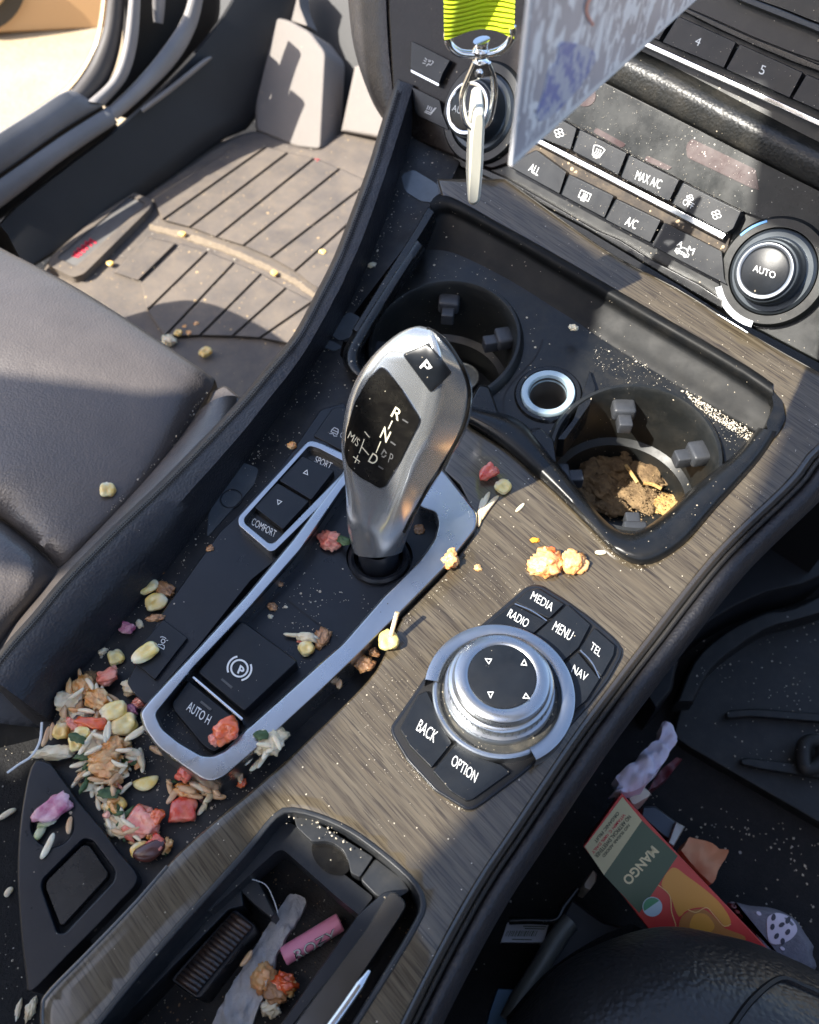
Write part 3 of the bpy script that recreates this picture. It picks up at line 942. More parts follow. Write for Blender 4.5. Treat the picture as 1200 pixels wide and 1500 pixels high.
# storage bin at the rear
m_bin = mat('bin plastic', (.015, .017, .020), .33, specks=(300, .36, .7, DUST, .05), smudge=.2, bump=('n', 1200, .1, .0003))
sb = slab('storage_bin', inset(BIN, -1.5), S, .0006, -.02, m_bin, cc, holes=[inset(BIN, 9)], bev=(3, .0016), hole_bev=(4, .002))
IN = inset(BIN, 8)
loft('bin_wall', [[S.hit(u, v, d) for u, v in P+P[:1]] for P, d in ((IN, -.0004), (IN, -.012), (inset(IN, -1), -.05))], m_bin, sb, 100, None, 50)
slab('bin_floor', inset(BIN, -6), S, -.045, -.05, mat('dirty bin floor', (.012, .011, .010), .55, specks=(330, .5, 1.0, (.28, .16, .08), .12), smudge=.2, bump=('n', 500, .6, .001)), sb, grid=22)
# inner frame with the finger recess
fr_o = Z(T2, [(-420, 560), (90, 200), (150, 200), (215, 200), (330, 310), (420, 420), (560, 540), (740, 680), (640, 800), (635, 790), (500, 680), (180, 395), (150, 375), (110, 385), (-330, 780)])
slab('bin_frame', rnd(fr_o, 6), S, -.012, -.03, m_bin, sb, bev=(2, .0012), grid=14)
slab('bin_ledge', rnd(Z(T2, [(215, 130), (300, 150), (740, 420), (650, 555), (590, 525), (575, 450), (540, 380), (480, 335), (430, 320), (340, 325), (240, 230)]), 4), S, -.006, -.03, m_bin, sb, bev=(2.5, .0012))
slab('bin_corner_block', rnd(Z(T2, [(752, 425), (930, 560), (980, 640), (900, 690), (760, 680), (650, 568)]), 6), S, -.007, -.03, m_bin, sb, bev=(2.5, .0012))
slab('finger_recess', spx(Z(T2, [(345, 340), (420, 322), (500, 345), (560, 420), (580, 500), (540, 535), (470, 532), (400, 490), (350, 420)]), 36, True), S, -.0105, -.02, M['gloss'], sb)
slab('bin_side_rail', Z(Z8, [(200, 700), (640, 330), (690, 330), (745, 440), (735, 455), (690, 420), (655, 385), (660, 420), (620, 430), (300, 760), (200, 780)]), S, -.022, -.05, m_bin, sb, bev=(3, .002))
# ribbed grip
rg = slab('ribbed_grip', rnd(Z(Z8, [(463, 622), (470, 605), (628, 432), (640, 428), (690, 470), (688, 482), (545, 668), (530, 670)]), 3), S, -.024, -.045, M['soft'], sb, bev=(3, .002))
m_rib = mat('worn ribbed plastic', (.016, .018, .020), .25, spec=.6, var=(70, .2), var_col=(.07, .035, .02), smudge=.15)
vs, fs = [], []
a0, a1, b0, b1 = (Vector(p) for p in Z(Z8, [(476, 617), (532, 658), (632, 438), (684, 476)]))
for i in range(16):
    t = (i+.5)/16
    p, q = a0.lerp(b0, t), a1.lerp(b1, t)
    A_, B_ = S.hit(p.x, p.y, -.0235), S.hit(q.x, q.y, -.0235)
    ax_ = (B_-A_).normalized(); sd_ = ax_.cross(ZA).normalized()
    k = len(vs)
    for j in range(9):
        e = j/8
        for i2 in range(7):
            g_ = pi*i2/6
            vs.append(A_.lerp(B_, e)+sd_*(cos(g_)*.00125)+ZA*(sin(g_)*.0022*(1-.35*(2*e-1)**4)+.0012*sin(pi*e)))
    for j in range(8):
        for i2 in range(6): fs.append((k+j*7+i2, k+j*7+i2+1, k+(j+1)*7+i2+1, k+(j+1)*7+i2))
mesh_ob('ribs', vs, fs, m_rib, rg, 60)
# sliding lid with gloss bar
slab('lid_rail', rnd(Z(T2, [(100, 1560), (640, 790), (800, 650), (850, 640), (860, 660), (690, 900), (180, 1560)]), 5), S, -.004, -.03, M['soft'], sb, bev=(3, .002))
lb = slab('lid_bar', rnd(Z(T2, [(180, 1560), (690, 880), (800, 700), (845, 645), (880, 645), (945, 700), (950, 745), (900, 830), (420, 1560)]), 8), S, -.001, -.03, M['darkchrome'], sb, bev=(9, .004))
tube('bright_line', [S.hit(u, v, .0006) for u, v in Z(T2, [(712, 1155), (690, 1190), (560, 1380), (430, 1560)])], lambda t: .0006+.0012*min(1, t*4), M['chrome'], lb, 8)

# rear blanking panel
bp_ = slab('blanking_panel', spx(Z(T3, [(170, 240), (235, 250), (300, 330), (380, 440), (480, 560), (570, 680), (660, 805), (560, 935), (330, 1170), (150, 1345), (125, 1270), (100, 1050), (85, 800), (95, 560), (125, 360), (150, 270)]), 70, True), S, -.007, -.05, M['soft'], cc, bev=(3, .0015),
           holes=[arc(Z(T3, [(248, 555)])[0], 30, 0, 360, 30, 1.0)[:-1], rnd(Z(T3, [(400, 615), (440, 622), (550, 770), (545, 815), (310, 1065), (275, 1065), (200, 850), (205, 810)]), 7)])
slab('round_recess', arc(Z(T3, [(248, 555)])[0], 33, 0, 360, 30)[:-1], S, -.0105, -.03, M['soft'], bp_)
slab('square_recess', Z(T3, [(400, 600), (460, 610), (565, 780), (550, 830), (310, 1085), (270, 1080), (190, 850), (190, 800)]), S, -.013, -.03, M['void'], bp_)
slab('square_blank', rnd(Z(T3, [(395, 640), (430, 645), (520, 775), (515, 800), (305, 1030), (285, 1030), (215, 850), (220, 815)]), 8), S, -.0085, -.03, M['cup'], bp_, bev=(4, .002))

# ---------------------------------------------------------------- shifter area
slab('driver_side_panel', rnd([(323, 778), (345, 758), (415, 680), (470, 600), (505, 590), (520, 640), (430, 800), (368, 850), (290, 948), (214, 1032), (196, 1016), (186, 1000), (233, 905), (283, 834)], 4), S, -.004, -.016, M['soft'], cc, bev=(1.5, .0008))
cb = slab('camera_button', rnd(Z(Z6, [(575, 306), (660, 370), (545, 518), (455, 440)]), 2), S, -.0022, -.006, M['button'], cc, bev=(1.5, .0007))
tl = slab('traction_button', rnd(Z5 and Z(Z5, [(330, 482), (400, 380), (425, 372), (480, 380), (520, 480), (470, 560), (440, 540)]), 3), S, -.002, -.006, M['button'], cc, bev=(1.5, .0007))
c0 = Z(Z5, [(410, 465)])[0]
ribbon('symbol', [loc(c0, 25, 5, q) for q in ([(-1, -.2), (-.6, -1), (.6, -1), (1, -.2), (1, .5), (-1, .5), (-1, -.2)], [(-1, -.2), (1, -.2)], [(-1.2, 1.2), (-.2, .8), (.4, 1.3), (1.2, .9)])], 1.1, S, -.0017, M['grey'], tl)
text('OFF', (498, 640), (507, 644), (500, 633), S, -.0017, M['grey'], tl, .0)
c0 = Z(R3, [(128, 208)])[0]
ribbon('symbol', [loc(c0, 30, 5.2, q) for q in (arc((-.2, -.6), .55, 0, 360, 14), [(-1, 1.3), (-.9, .8), (-.4, .7), (-.1, .35), (.7, .35), (1, .8), (1.1, 1.3), (-1, 1.3)], arc((-.4, -.4), 1.3, 215, 300, 8), [(.5, -1.2), (.9, -1.5)])], 1.0, S, -.0017, M['white'], cb)

ch_o = [(204, 1044), (218, 1026), (292, 947), (362, 870), (429, 790), (502, 693), (560, 630), (620, 660), (653, 692), (700, 752), (698, 774), (657, 826), (640, 844), (588, 897), (523, 962), (470, 1013), (407, 1071), (360, 1112), (330, 1138), (312, 1146), (296, 1143), (260, 1118), (230, 1095), (212, 1070)]
ch_i = [(229, 1046), (283, 980), (358, 901), (442, 805), (506, 712), (560, 690), (614, 744), (638, 752), (642, 768), (636, 790), (614, 821), (562, 873), (501, 943), (470, 970), (410, 1024), (356, 1072), (330, 1098), (312, 1107), (296, 1106), (262, 1086), (238, 1066)]
cf = slab('chrome_surround', rnd(ch_o, 8), S, .0045, -.016, M['satin'], cc, holes=[rnd(ch_i, 6)], bev=(4, .0026), hole_bev=(4, .0036))
tube('trim_edge_line', [S.hit(u, v, -.0004) for u, v in Z(T3, [(203, 1520), (204, 1425), (232, 1352), (422, 1156), (642, 926), (800, 746)])], .0007, M['darkchrome'], cc, 8, n=60)
slab('gear_panel', inset(rnd(ch_i, 8), -6), S, -.0068, -.016, M['soft'], cc, holes=[arc((556, 816), 49, 0, 360, 40, .80)[:-1]], grid=30)
ribbon('panel_seam', [Z(R3, [(735, -4), (985, 187)]), Z(R3, [(560, 105), (640, 20), (700, -40)])], 2.2, S, -.0066, M['void'], cc)
for P in ([(229, 1046), (283, 980), (358, 901), (442, 805), (506, 712)],):
    loft('inner_wall', [[S.hit(u, v, .001) for u, v in P], [S.hit(u+4, v+4, -.0075) for u, v in P]], M['soft'], cc, 30)
# parking brake switch
pb = slab('parking_brake_switch', rnd([(354, 908), (437, 969), (358, 1043), (289, 985)], [10, 5, 5, 6]), S, .0010, -.008, M['button'], cc, bev=(3, .0018))
c0 = Z(R3, [(503, 330)])[0]
ribbon('symbol', [arc(c0, 12.2, 0, 360, 36), arc(c0, 17.5, 160, 260, 18), arc(c0, 17.5, -20, 80, 18)], 2.7, S, .0014, M['white'], pb)
text('P', (347.5, 985), (354.5, 990.5), (352, 974), S, .0014, M['white'], pb, .03)
slab('indicator', Z(R3, [(412, 385), (420, 378), (470, 420), (462, 428)]), S, .0013, .0005, M['dim'], pb)
slab('chrome_strip', Z(R3, [(268, 375), (280, 366), (522, 572), (515, 588)]), S, .0005, -.006, M['chrome'], cc, bev=(1, .0006))
ah = slab('auto_hold_button', rnd(Z(R3, [(255, 388), (505, 590), (505, 620), (385, 745), (330, 715), (180, 535), (172, 500)]), [4, 4, 6, 10, 20, 20, 14]), S, -.0005, -.010, M['button'], cc, bev=(4, .002))
text('AUTO H', Z(R3, [(242, 531)])[0], Z(R3, [(349, 606)])[0], Z(R3, [(262, 490)])[0], S, .0001, M['white'], ah, .005)
slab('indicator', Z(R3, [(310, 495), (318, 488), (368, 528), (360, 536)]), S, .0001, -.001, M['dim'], ah)
# drive mode switch
ms_o = rnd(Z(Z5, [(312, 497), (352, 505), (470, 560), (470, 630), (185, 912), (165, 916), (48, 815), (48, 785)]), [8, 8, 2, 2, 6, 6, 5, 5])
ms = slab('drive_mode_switch', ms_o, S, .0035, -.01, M['satin'], cc, holes=[rnd(Z(Z5, [(314, 520), (350, 530), (450, 582), (440, 620), (185, 880), (166, 884), (74, 808), (72, 790)]), 4)], bev=(1.6, .001))
slab('switch_base', ms_o, S, -.001, -.008, M['gloss'], ms)
for q in ([(288, 556), (408, 612), (322, 722), (200, 648)], [(194, 656), (314, 726), (216, 832), (108, 748)]):
    slab('rocker', rnd(Z(Z5, q), 2.5), S, .003, -.006, M['button'], ms, bev=(2, .0012))
text('SPORT', Z(Z5, [(331, 579)])[0], Z(Z5, [(392, 606)])[0], Z(Z5, [(342, 556)])[0], S, -.0006, M['white'], ms, 0)
text('COMFORT', Z(Z5, [(96, 812)])[0], Z(Z5, [(184, 862)])[0], Z(Z5, [(106, 787)])[0], S, -.0006, M['white'], ms, 0)
for c_, sg in (((303, 617), 1), ((201, 730), -1)):
    p = Z(Z5, [c_])[0]
    T = loc(p, 22, 3.4, [(-1, .8*sg), (1, .8*sg), (0, -1*sg), (-1, .8*sg)])
    ribbon('arrow', [T], 1.0, S, .0034, M['white'], ms)
# ================================================================== cup holder
ch = thing('cup_holder', 'glossy black double cup holder with a round power socket and a crumb strewn open cover', 'cup holder', S.hit(820, 640, -.05))
PLZ = -.014                       # the cup plate lies this far below the oak
RC = S.hit(927, 674, PLZ)
LC = S.hit(650, 505, PLZ)
SC = S.hit(803, 578, PLZ)
RR, LR = .0412, .0412
def circ(c, r, n=56, dz=0):
    return [c+Vector((cos(2*pi*i/n)*r, sin(2*pi*i/n)*r, 0)) for i in range(n)]
def onS(P, dz): return [Vector((p.x, p.y, console_height(p.x, p.y)+dz)) for p in P]
HR = [topx(p) for p in onS(circ(RC, RR), PLZ)]
HL = [topx(p) for p in onS(circ(LC, LR), PLZ)]
HS = [topx(p) for p in onS(circ(SC, .0125), PLZ)]
PL = Z(Z3, [(44, 440), (75, 380), (150, 268), (215, 175), (300, 165), (420, 225), (540, 300), (640, 375), (720, 428), (860, 510), (1000, 610), (1075, 655), (1040, 705), (930, 830), (860, 905), (790, 932), (730, 920), (640, 842), (560, 765), (450, 668), (350, 598), (200, 528), (80, 478)])
body = slab('body', rnd(PL, 10, 3), S, PLZ, -.04, M['plate'], ch, holes=[HR, HL, HS], grid=18, hole_bev=(2.5, .0015))
# rounded outer rim
loft_rim = []
RIM = spx(Z(Z3, [(215, 150), (140, 262), (62, 385), (42, 440), (70, 485), (200, 533), (350, 603), (450, 672), (560, 772), (640, 852), (700, 915), (750, 942), (800, 938), (870, 892), (950, 802), (1050, 690), (1095, 620)]), 90)
def rim_row(px, dz): return [S.hit(u, v, dz) for u, v in px]
ctr = Z(Z3, [(560, 500)])[0]
def toward(P, d): return [tuple(Vector(p)+(Vector(ctr)-Vector(p)).normalized()*d) for p in P]
WD = [.46, .46, .5, .55, .62, .8, 1, 1, 1.05, 1.15, 1.2, 1.15, 1.0, .8, .6]
def wdt(i):
    t = i/89*(len(WD)-1); k = min(len(WD)-2, int(t)); return WD[k]+(WD[k+1]-WD[k])*(t-k)
def tw(d): return [tuple(Vector(p)+(Vector(ctr)-Vector(p)).normalized()*d*(wdt(i) if d > 0 else 1)) for i, p in enumerate(RIM)]
loft('front_rim', [rim_row(tw(-3), -.008), rim_row(tw(-1.5), .0002), rim_row(tw(5), .0040), rim_row(tw(13), .0056), rim_row(tw(28), .0050), rim_row(tw(37), .0030), rim_row(tw(42), -.002), rim_row(tw(44), -.008), rim_row(tw(45), PLZ-.002)], M['cup'], ch, 90, 18, 60)
# cups
def cup(name, c, r, depth):
    zc = console_height(c.x, c.y)
    rows = []
    for rr, dz in ((r*1.11, .0002), (r*1.09, .0026), (r*1.05, .0046), (r*1.01, .0048), (r*.985, .0030), (r*.972, -.004), (r*.95, -.028), (r*.90, -.030), (r*.87, -.031), (r*.84, -depth), (r*.5, -depth-.0005), (.0005, -depth-.0005)):
        rows.append([Vector((c.x+cos(q)*rr, c.y+sin(q)*rr, console_height(c.x+cos(q)*rr, c.y+sin(q)*rr)*(1 if dz > -.01 else 0)+(dz if dz > -.01 else zc+dz)+PLZ)) for q in (2*pi*i/64 for i in range(64))])
    vs = [p for r_ in rows for p in r_]
    return mesh_ob(name, vs, grid_faces(len(rows), 64, True), M['cupin'], ch, 35)
cr = cup('cup', RC, RR, .046)
cl_ = cup('cup', LC, LR, .046)
cl_['label'] = 'round cup well with a coin lying at the bottom'
cr['label'] = 'round cup well half filled with brown crumbled food'
def gripper(c, r, px, dzt=PLZ-.003):
    p = S.hit(px[0], px[1], dzt)
    d = Vector((c.x-p.x, c.y-p.y, 0)).normalized()
    wall = Vector((c.x, c.y, 0))-d*(r*.965)
    z = console_height(wall.x, wall.y)+dzt
    t = Vector((-d.y, d.x, 0))
    a = wall+d*.0035; a.z = z-.0045
    k = box('gripper', a, d, t, ZA, (.010, .0125, .0085), M['rubber'], ch, .0018)
    b = wall+d*.011; b.z = z-.0070
    box('tongue', b, d, t, ZA, (.0095, .0075, .0075), M['rubber'], k, .0009)
for px in Z(T5, [(530, 130), (1040, 450), (90, 600), (610, 930)]): gripper(RC, RR, px)
for px in Z(R8, [(735, 225), (1130, 495), (250, 590)]): gripper(LC, LR, px)
tube('cup_guide', [Vector((RC.x+cos(q)*RR*.92, RC.y+sin(q)*RR*.92, console_height(RC.x, RC.y)+PLZ-.016)) for q in (radians(a) for a in range(-40, 25, 8))], .0016, M['rubber'], ch, 6)
# power socket
zs = console_height(SC.x, SC.y)+PLZ
sk = lathe('socket_collar', [(.0185, -.004), (.0185, .0005), (.0175, .0016), (.0155, .0016), (.0150, .0)], Vector((SC.x, SC.y, zs)), (0, -.2, 1), M['cup'], ch)
lathe('socket_ring', [(.0148, -.002), (.0148, .0018), (.0142, .0027), (.0128, .0030), (.0112, .0026), (.0104, .0012), (.0100, -.002)], Vector((SC.x, SC.y, zs)), (0, -.2, 1), mat('pale socket ring', (.42, .54, .60), .35, metal=.3, smudge=.1), ch)
lathe('socket_well', [(.0102, .001), (.0100, -.010), (.0094, -.011), (.0092, -.030), (.0001, -.030)], Vector((SC.x, SC.y, zs)), (0, -.2, 1), mat('socket metal', (.25, .24, .23), .35, metal=.8), ch)
# raised bridge between cup wells
slab('bridge', rnd(Z(Z3, [(340, 560), (370, 505), (395, 510), (420, 580), (480, 625), (500, 640), (490, 665), (440, 655), (350, 590)]), 5), S, -.003, -.03, M['cup'], ch, bev=(4, .003))
slab('bridge', rnd(Z(Z3, [(490, 625), (520, 612), (552, 640), (560, 700), (545, 740), (500, 690), (480, 660)]), 5), S, -.002, -.03, M['cup'], ch, bev=(4, .003))
slab('bridge', rnd(Z(Z3, [(640, 470), (655, 515), (640, 555), (580, 640), (560, 640), (600, 590), (622, 530)]), 3), S, PLZ+.004, -.03, M['cup'], ch, bev=(2.5, .002))
ribbon('seam', [spx(Z(Z3, [(525, 395), (505, 440), (450, 500), (430, 540), (435, 590), (470, 615), (520, 610)]), 30), spx(Z(Z3, [(650, 470), (620, 540), (560, 640)]), 16)], 2.0, S, PLZ+.0003, M['void'], ch)
# raised cover at the back, glossy rolled top edge
cvt = [(250, 62), (292, 50), (420, 118), (560, 196), (760, 312), (1000, 452), (1085, 508)]
cvm = [(262, 100), (300, 92), (430, 160), (565, 240), (760, 355), (985, 488), (1092, 560)]
cvb = [(214, 185), (300, 190), (430, 250), (560, 330), (730, 438), (900, 540), (1072, 640)]
def cz(P, dz): return [S.hit(u, v, dz) for u, v in Z(Z3, P)]
def mixp(A, B, t): return [(a[0]+(b[0]-a[0])*t, a[1]+(b[1]-a[1])*t) for a, b in zip(A, B)]
cover = loft('cover', [cz(off(cvt, 8, -12), -.008), cz(off(cvt, 3, -4), .0008), cz(cvt, .0026), cz(mixp(cvt, cvm, .35), .0020), cz(mixp(cvt, cvm, .7), -.0012), cz(cvm, -.005), cz(mixp(cvm, cvb, .5), -.0105), cz(cvb, PLZ-.001), cz(off(cvb, -4, 8), -.02)], mat('matt cover plastic', (.006, .0065, .007), .48, spec=.16, specks=(260, .3, .5, DUST, .02), smudge=.1), ch, 70, 30, 60, drop=(0, 0, -.014))
slab('cover_end', rnd(Z(Z3, [(1080, 512), (1112, 545), (1120, 590), (1100, 628), (1078, 646), (1070, 600), (1088, 560)]), 5), S, .001, -.02, M['cup'], ch, bev=(3, .003))
slab('hinge_slot', rnd(Z(Z3, [(1045, 630), (1078, 648), (1040, 700), (1012, 680)]), 3), S, PLZ+.0008, -.03, M['void'], ch)
slab('side_lip', spx(Z(Z3, [(246, 70), (205, 140), (130, 258), (60, 372)]), 14)+spx(Z(Z3, [(76, 380), (146, 268), (222, 150), (262, 84)]), 14), S, .004, -.02, M['cup'], ch, bev=(2, .002))
# ================================================================== gear selector
gb = S.hit(556, 812, -.006)
gs = thing('gear_selector', 'silver gear lever with black shift diagram and a P button on top', 'gear lever', gb)
KP = Plane(gb, (-FH*cos(radians(20)) + Vector((0, 0, sin(radians(20))))))
DD = (FH*.72 - ZA*.69).normalized()
LV = [((150, 1300), (425, 1290)), ((126, 1225), (450, 1215)), ((112, 1150), (478, 1140)), ((106, 1060), (508, 1075)), ((104, 960), (545, 1000)), ((88, 810), (608, 905)), ((78, 690), (668, 800)),
      ((92, 560), (745, 690)), ((118, 440), (795, 570)), ((165, 322), (814, 440)), ((232, 222), (806, 340)), ((310, 140), (768, 248)), ((400, 70), (700, 145)), ((470, 38), (640, 78)), ((520, 28), (590, 48))]
PRF = [(-1, 0), (-.985, .18), (-.93, .38), (-.80, .52), (.12, .92), (.20, .99), (.36, 1.0), (.42, .96), (.88, .46), (.965, .28), (1, 0)]
def prf(x):
    for (x0, y0), (x1, y1) in zip(PRF, PRF[1:]):
        if x <= x1: return y0+(y1-y0)*(x-x0)/(x1-x0)
    return 0
NF = 64
fs_ = []
for i in range(NF+1):
    q = -cos(pi*i/NF)
    fs_.append((q, sum(prf(max(-1, min(1, q+e*.02))) for e in (-1, 0, 1))/3 if 0 < i < NF else 0))
bs_ = [(cos(pi*i/24), -.93*sin(pi*i/24)) for i in range(1, 24)]
rows = []
nl = len(LV)
for i, (a, b) in enumerate(LV):
    A_, B_ = (KP.hit(*Z(T4, [q])[0]) for q in (a, b))
    c, h = (A_+B_)/2, (B_-A_)/2
    f = i/(nl-1)
    ht = .0135 + .0055*min(1, f*2)
    if i >= nl-4: ht *= (1, .80, .55, .25)[i-(nl-4)]
    bl = max(0, min(1, (i-2)/3.0))
    ring = []
    for s_, t_ in fs_+bs_:
        te = sqrt(max(0, 1-s_*s_))*(1 if t_ >= 0 else -1)
        t = t_*bl+te*(1-bl)
        ring.append(c+h*s_-DD*(t*ht))
    rows.append(ring)
n = len(rows[0])
cols = [spl([r[j] for r in rows], 60) for j in range(n)]
R_ = [[cols[j][i] for j in range(n)] for i in range(60)]
vs = [p for r in R_ for p in r]
fs = grid_faces(60, n, True)+[tuple(range(59*n, 60*n))]
kn = mesh_ob('knob', vs, fs, M['knob'], gs, 60)
KS = OnMesh(kn)
dwin = rnd(Z(T4, [(303, 256), (335, 278), (425, 395), (522, 548), (515, 580), (405, 800), (325, 930), (296, 940), (180, 875), (118, 812), (100, 740), (112, 610), (160, 455), (235, 325)]), 5)
slab('display_rim', inset(dwin, -1.3), KS, .0003, -.001, M['chrome'], gs, grid=9)
dw = slab('display_window', dwin, KS, .0006, -.001, M['gloss'], gs, grid=9)
pbn = slab('park_button', rnd(Z(T4, [(430, 192), (568, 128), (692, 292), (582, 397)]), [3, 4, 3, 6]), KS, .0010, -.001, M['button'], gs, grid=9, bev=(1.5, .0006))
slab('button_gap', rnd(Z(T4, [(423, 190), (571, 120), (700, 292), (581, 405)]), 4), KS, .0002, -.001, M['void'], gs, grid=9)
def kt(b, p0, p1, pt, m=M['cream'], bold=.02, par=dw, dz=.0009): bold = min(bold, .006); text(b, *Z(T4, [p0, p1, pt]), KS, dz, m, par, bold)
kt('P', (524, 252), (556, 290), (568, 213), M['white'], .03, pbn, .0014)
kt('R', (358, 530), (402, 560), (386, 478)); kt('N', (296, 648), (334, 682), (324, 590)); kt('D', (230, 785), (268, 808), (258, 737))
kt('M/S', (119, 655), (171, 705), (136, 616), M['cream'], .0)
ribbon('shift_lines', [Z(T4, q) for q in ([(368, 558), (346, 604)], [(303, 674), (277, 738)], [(211, 660), (182, 740)], [(196, 703), (236, 750)], [(212, 618), (240, 652)], [(148, 758), (186, 788)], [(175, 752), (158, 794)])], 1.5, KS, .0009, M['cream'], dw)
ribbon('unlit_marks', [Z(T4, q) for q in ([(425, 550), (457, 570)], [(358, 675), (386, 695)], [(290, 812), (318, 830)], [(306, 748), (322, 722), (336, 742)], [(308, 756), (320, 762), (334, 752)])], 2.2, KS, .0009, M['dim'], dw)
kt('P', (343, 790), (362, 802), (358, 738), M['dim'], .0)
seam = [KS.hit(*q, .0002) for q in Z(T4, [(560, 45), (640, 95), (700, 165), (755, 260), (790, 360), (794, 450), (770, 570), (712, 700), (640, 820), (570, 930), (520, 1020), (470, 1110), (430, 1190)])]
tube('knob_seam', seam, .0009, M['gloss'], gs, 8, n=60)
lathe('boot_collar', [(.0150, -.010), (.0150, .0008), (.0138, .0022), (.0120, .0012), (.0112, -.004), (.0100, -.004), (.0098, .006), (.0075, .010)], S.hit(555, 817, -.0058), (0, 0, 1), M['soft'], gs)

# ================================================================== rotary controller
rc_ = thing('rotary_controller', 'round silver rotary control knob with arrow marks, ringed by black menu buttons', 'control knob', S.hit(735, 1020, 0))
bz = rnd(Z(Z7, [(676, 183), (705, 185), (790, 237), (880, 302), (962, 372), (990, 412), (984, 442), (940, 520), (870, 612), (800, 690), (735, 765), (640, 850), (505, 950), (465, 976), (438, 976), (330, 910), (230, 802), (178, 715), (172, 685), (235, 595), (300, 500), (460, 352), (560, 268), (648, 192)]), 6)
slab('bezel', bz, S, .0022, -.01, M['soft'], rc_, bev=(3, .0015))
slab('button_well', inset(bz, 5), S, .0024, .001, M['void'], rc_)
def cbtn(P, label, p0, p1, pt, r=2.5, top=.0048):
    b = slab('menu_button', rnd(Z(Z7, P), r), S, top, .0, M['button'], rc_, bev=(2.2, .0012))
    text(label, *Z(Z7, [p0, p1, pt]), S, top+.0003, M['white'], b)
    return b
cbtn([(692, 195), (784, 252), (731, 303), (612, 244), (655, 204)], 'MEDIA', (664, 233), (738, 278), (676, 206))
cbtn([(604, 252), (724, 313), (656, 371), (585, 347), (478, 350)], 'RADIO', (582, 294), (650, 335), (596, 268))
cbtn([(795, 252), (877, 325), (835, 405), (766, 466), (738, 425), (664, 374), (738, 308)], 'MENU', (740, 342), (803, 381), (756, 311))
cbtn([(890, 335), (962, 398), (958, 430), (914, 508), (838, 408)], 'TEL', (873, 409), (907, 438), (884, 384))
cbtn([(832, 420), (908, 516), (862, 590), (803, 640), (800, 560), (770, 478)], 'NAV', (808, 490), (858, 524), (820, 464))
cbtn([(270, 570), (302, 556), (322, 600), (345, 670), (390, 740), (318, 828), (240, 750), (206, 690)], 'BACK', (262, 694), (325, 740), (280, 656))
cbtn([(402, 745), (480, 790), (560, 815), (597, 842), (460, 940), (440, 944), (385, 910), (322, 838)], 'OPTION', (384, 815), (469, 880), (398, 780))
ribbon('button_edge', [spx(Z(Z7, q), 12) for q in ([(610, 250), (670, 275), (722, 310)], [(840, 414), (880, 455), (908, 512)])], 1.8, S, .0050, M['satin'], rc_)
for i, q in enumerate([[(252, 722), (280, 762), (322, 806)], [(330, 845), (380, 890), (440, 920)]]):
    pass
R0 = S.hit(730, 1021, .004)
ey = Vector((0, 0, 1))
RGTh = RGT.copy()
lathe('ring_base', [(.0284, -.002), (.0284, .0046), (.0278, .0052), (.0268, .0052), (.0260, .0040), (.0250, .0018)], R0, ey, M['satin'], rc_, 96)
# wide flange on the upper left, right and lower right: angles measured from the picture's right, upwards
lathe('ring', [(.0322, -.003), (.0322, .0050), (.0319, .0057), (.0314, .0060), (.0270, .0060), (.0264, .0056), (.0261, .0048), (.0252, .0)], R0, ey, M['satin'], rc_, 96, radians(-66), radians(170), RGTh)
lathe('moat', [(.0262, .0022), (.0240, .0020), (.0200, .0020)], R0, ey, mat('dusty moat', (.03, .03, .028), .5, specks=(300, .6, 1.0, (.55, .48, .34), .25)), rc_, 64)
K0 = R0+Vector((-.0008, .0012, 0))
kb = lathe('knob', [(.0236, .001), (.0238, .0062), (.0232, .0072), (.0216, .0076), (.0214, .0080), (.0222, .0086), (.0222, .0130), (.0216, .0138), (.0205, .0142), (.0200, .0150), (.0200, .0168), (.0196, .0180), (.0184, .0188), (.0160, .0192), (.0146, .0190), (.0141, .0186)], K0, ey, M['satin'], rc_, 96)
vs, fs = [], []
for i in range(48):
    q = 2*pi*i/48
    for w_, h in ((-.018, .0088), (.018, .0088), (.018, .0128), (-.018, .0128)):
        vs.append(K0+Vector((cos(q+w_)*.02232, sin(q+w_)*.02232, h)))
    k = 4*i; fs.append((k, k+1, k+2, k+3))
mesh_ob('grip_notches', vs, fs, mat('grip shade', (.28, .30, .31), .35, metal=.8), kb, 0)
kc = lathe('knob_cap', [(.0142, .0184), (.0140, .0190), (.0132, .0192), (.006, .0195), (.0001, .0195)], K0, ey, M['button'], rc_, 64)
KT = Plane(K0+ey*.0197, (0, 0, 1))
for c, dg in (((516, 449), 225), ((643, 457), 0), ((525, 570), 180), ((652, 578), 180)):
    p = Z(Z7, [c])[0]
    dgs = {(516, 449): 215, (643, 457): 0, (525, 570): 180, (652, 578): 95}[c]
    tri = loc(p, {(516, 449): -60, (643, 457): 5, (525, 570): 180, (652, 578): 120}[c], 4.6, [(-.85, .8), (.85, .8), (0, -1), (-.85, .8)])
    ribbon('arrow', [tri], 1.2, KT, .0002, M['white'], kc)
for c, s_ in (((420, 715), 4.5), ((690, 718), 4.5)):
    p = Z(Z7, [c])[0]

# ================================================================== dashboard
db = thing('dashboard', 'black dashboard with climate control buttons, two round dials and radio presets', 'dashboard', D.hit(900, 300))
def B(P): return Z(Z2, P)
face_o = [(556, -140), (560, -40), (564, 60), (570, 130), (577, 184), (600, 212), (650, 236), (700, 258)] + B([(345, 440), (470, 500), (620, 580), (700, 628), (850, 718), (960, 790), (1060, 838), (1200, 912), (1420, 1030)]) + [(1340, 300), (1340, -140)]
face = slab('face', face_o, D, -.004, -.06, M['dash'], db, bev=(4, .003))
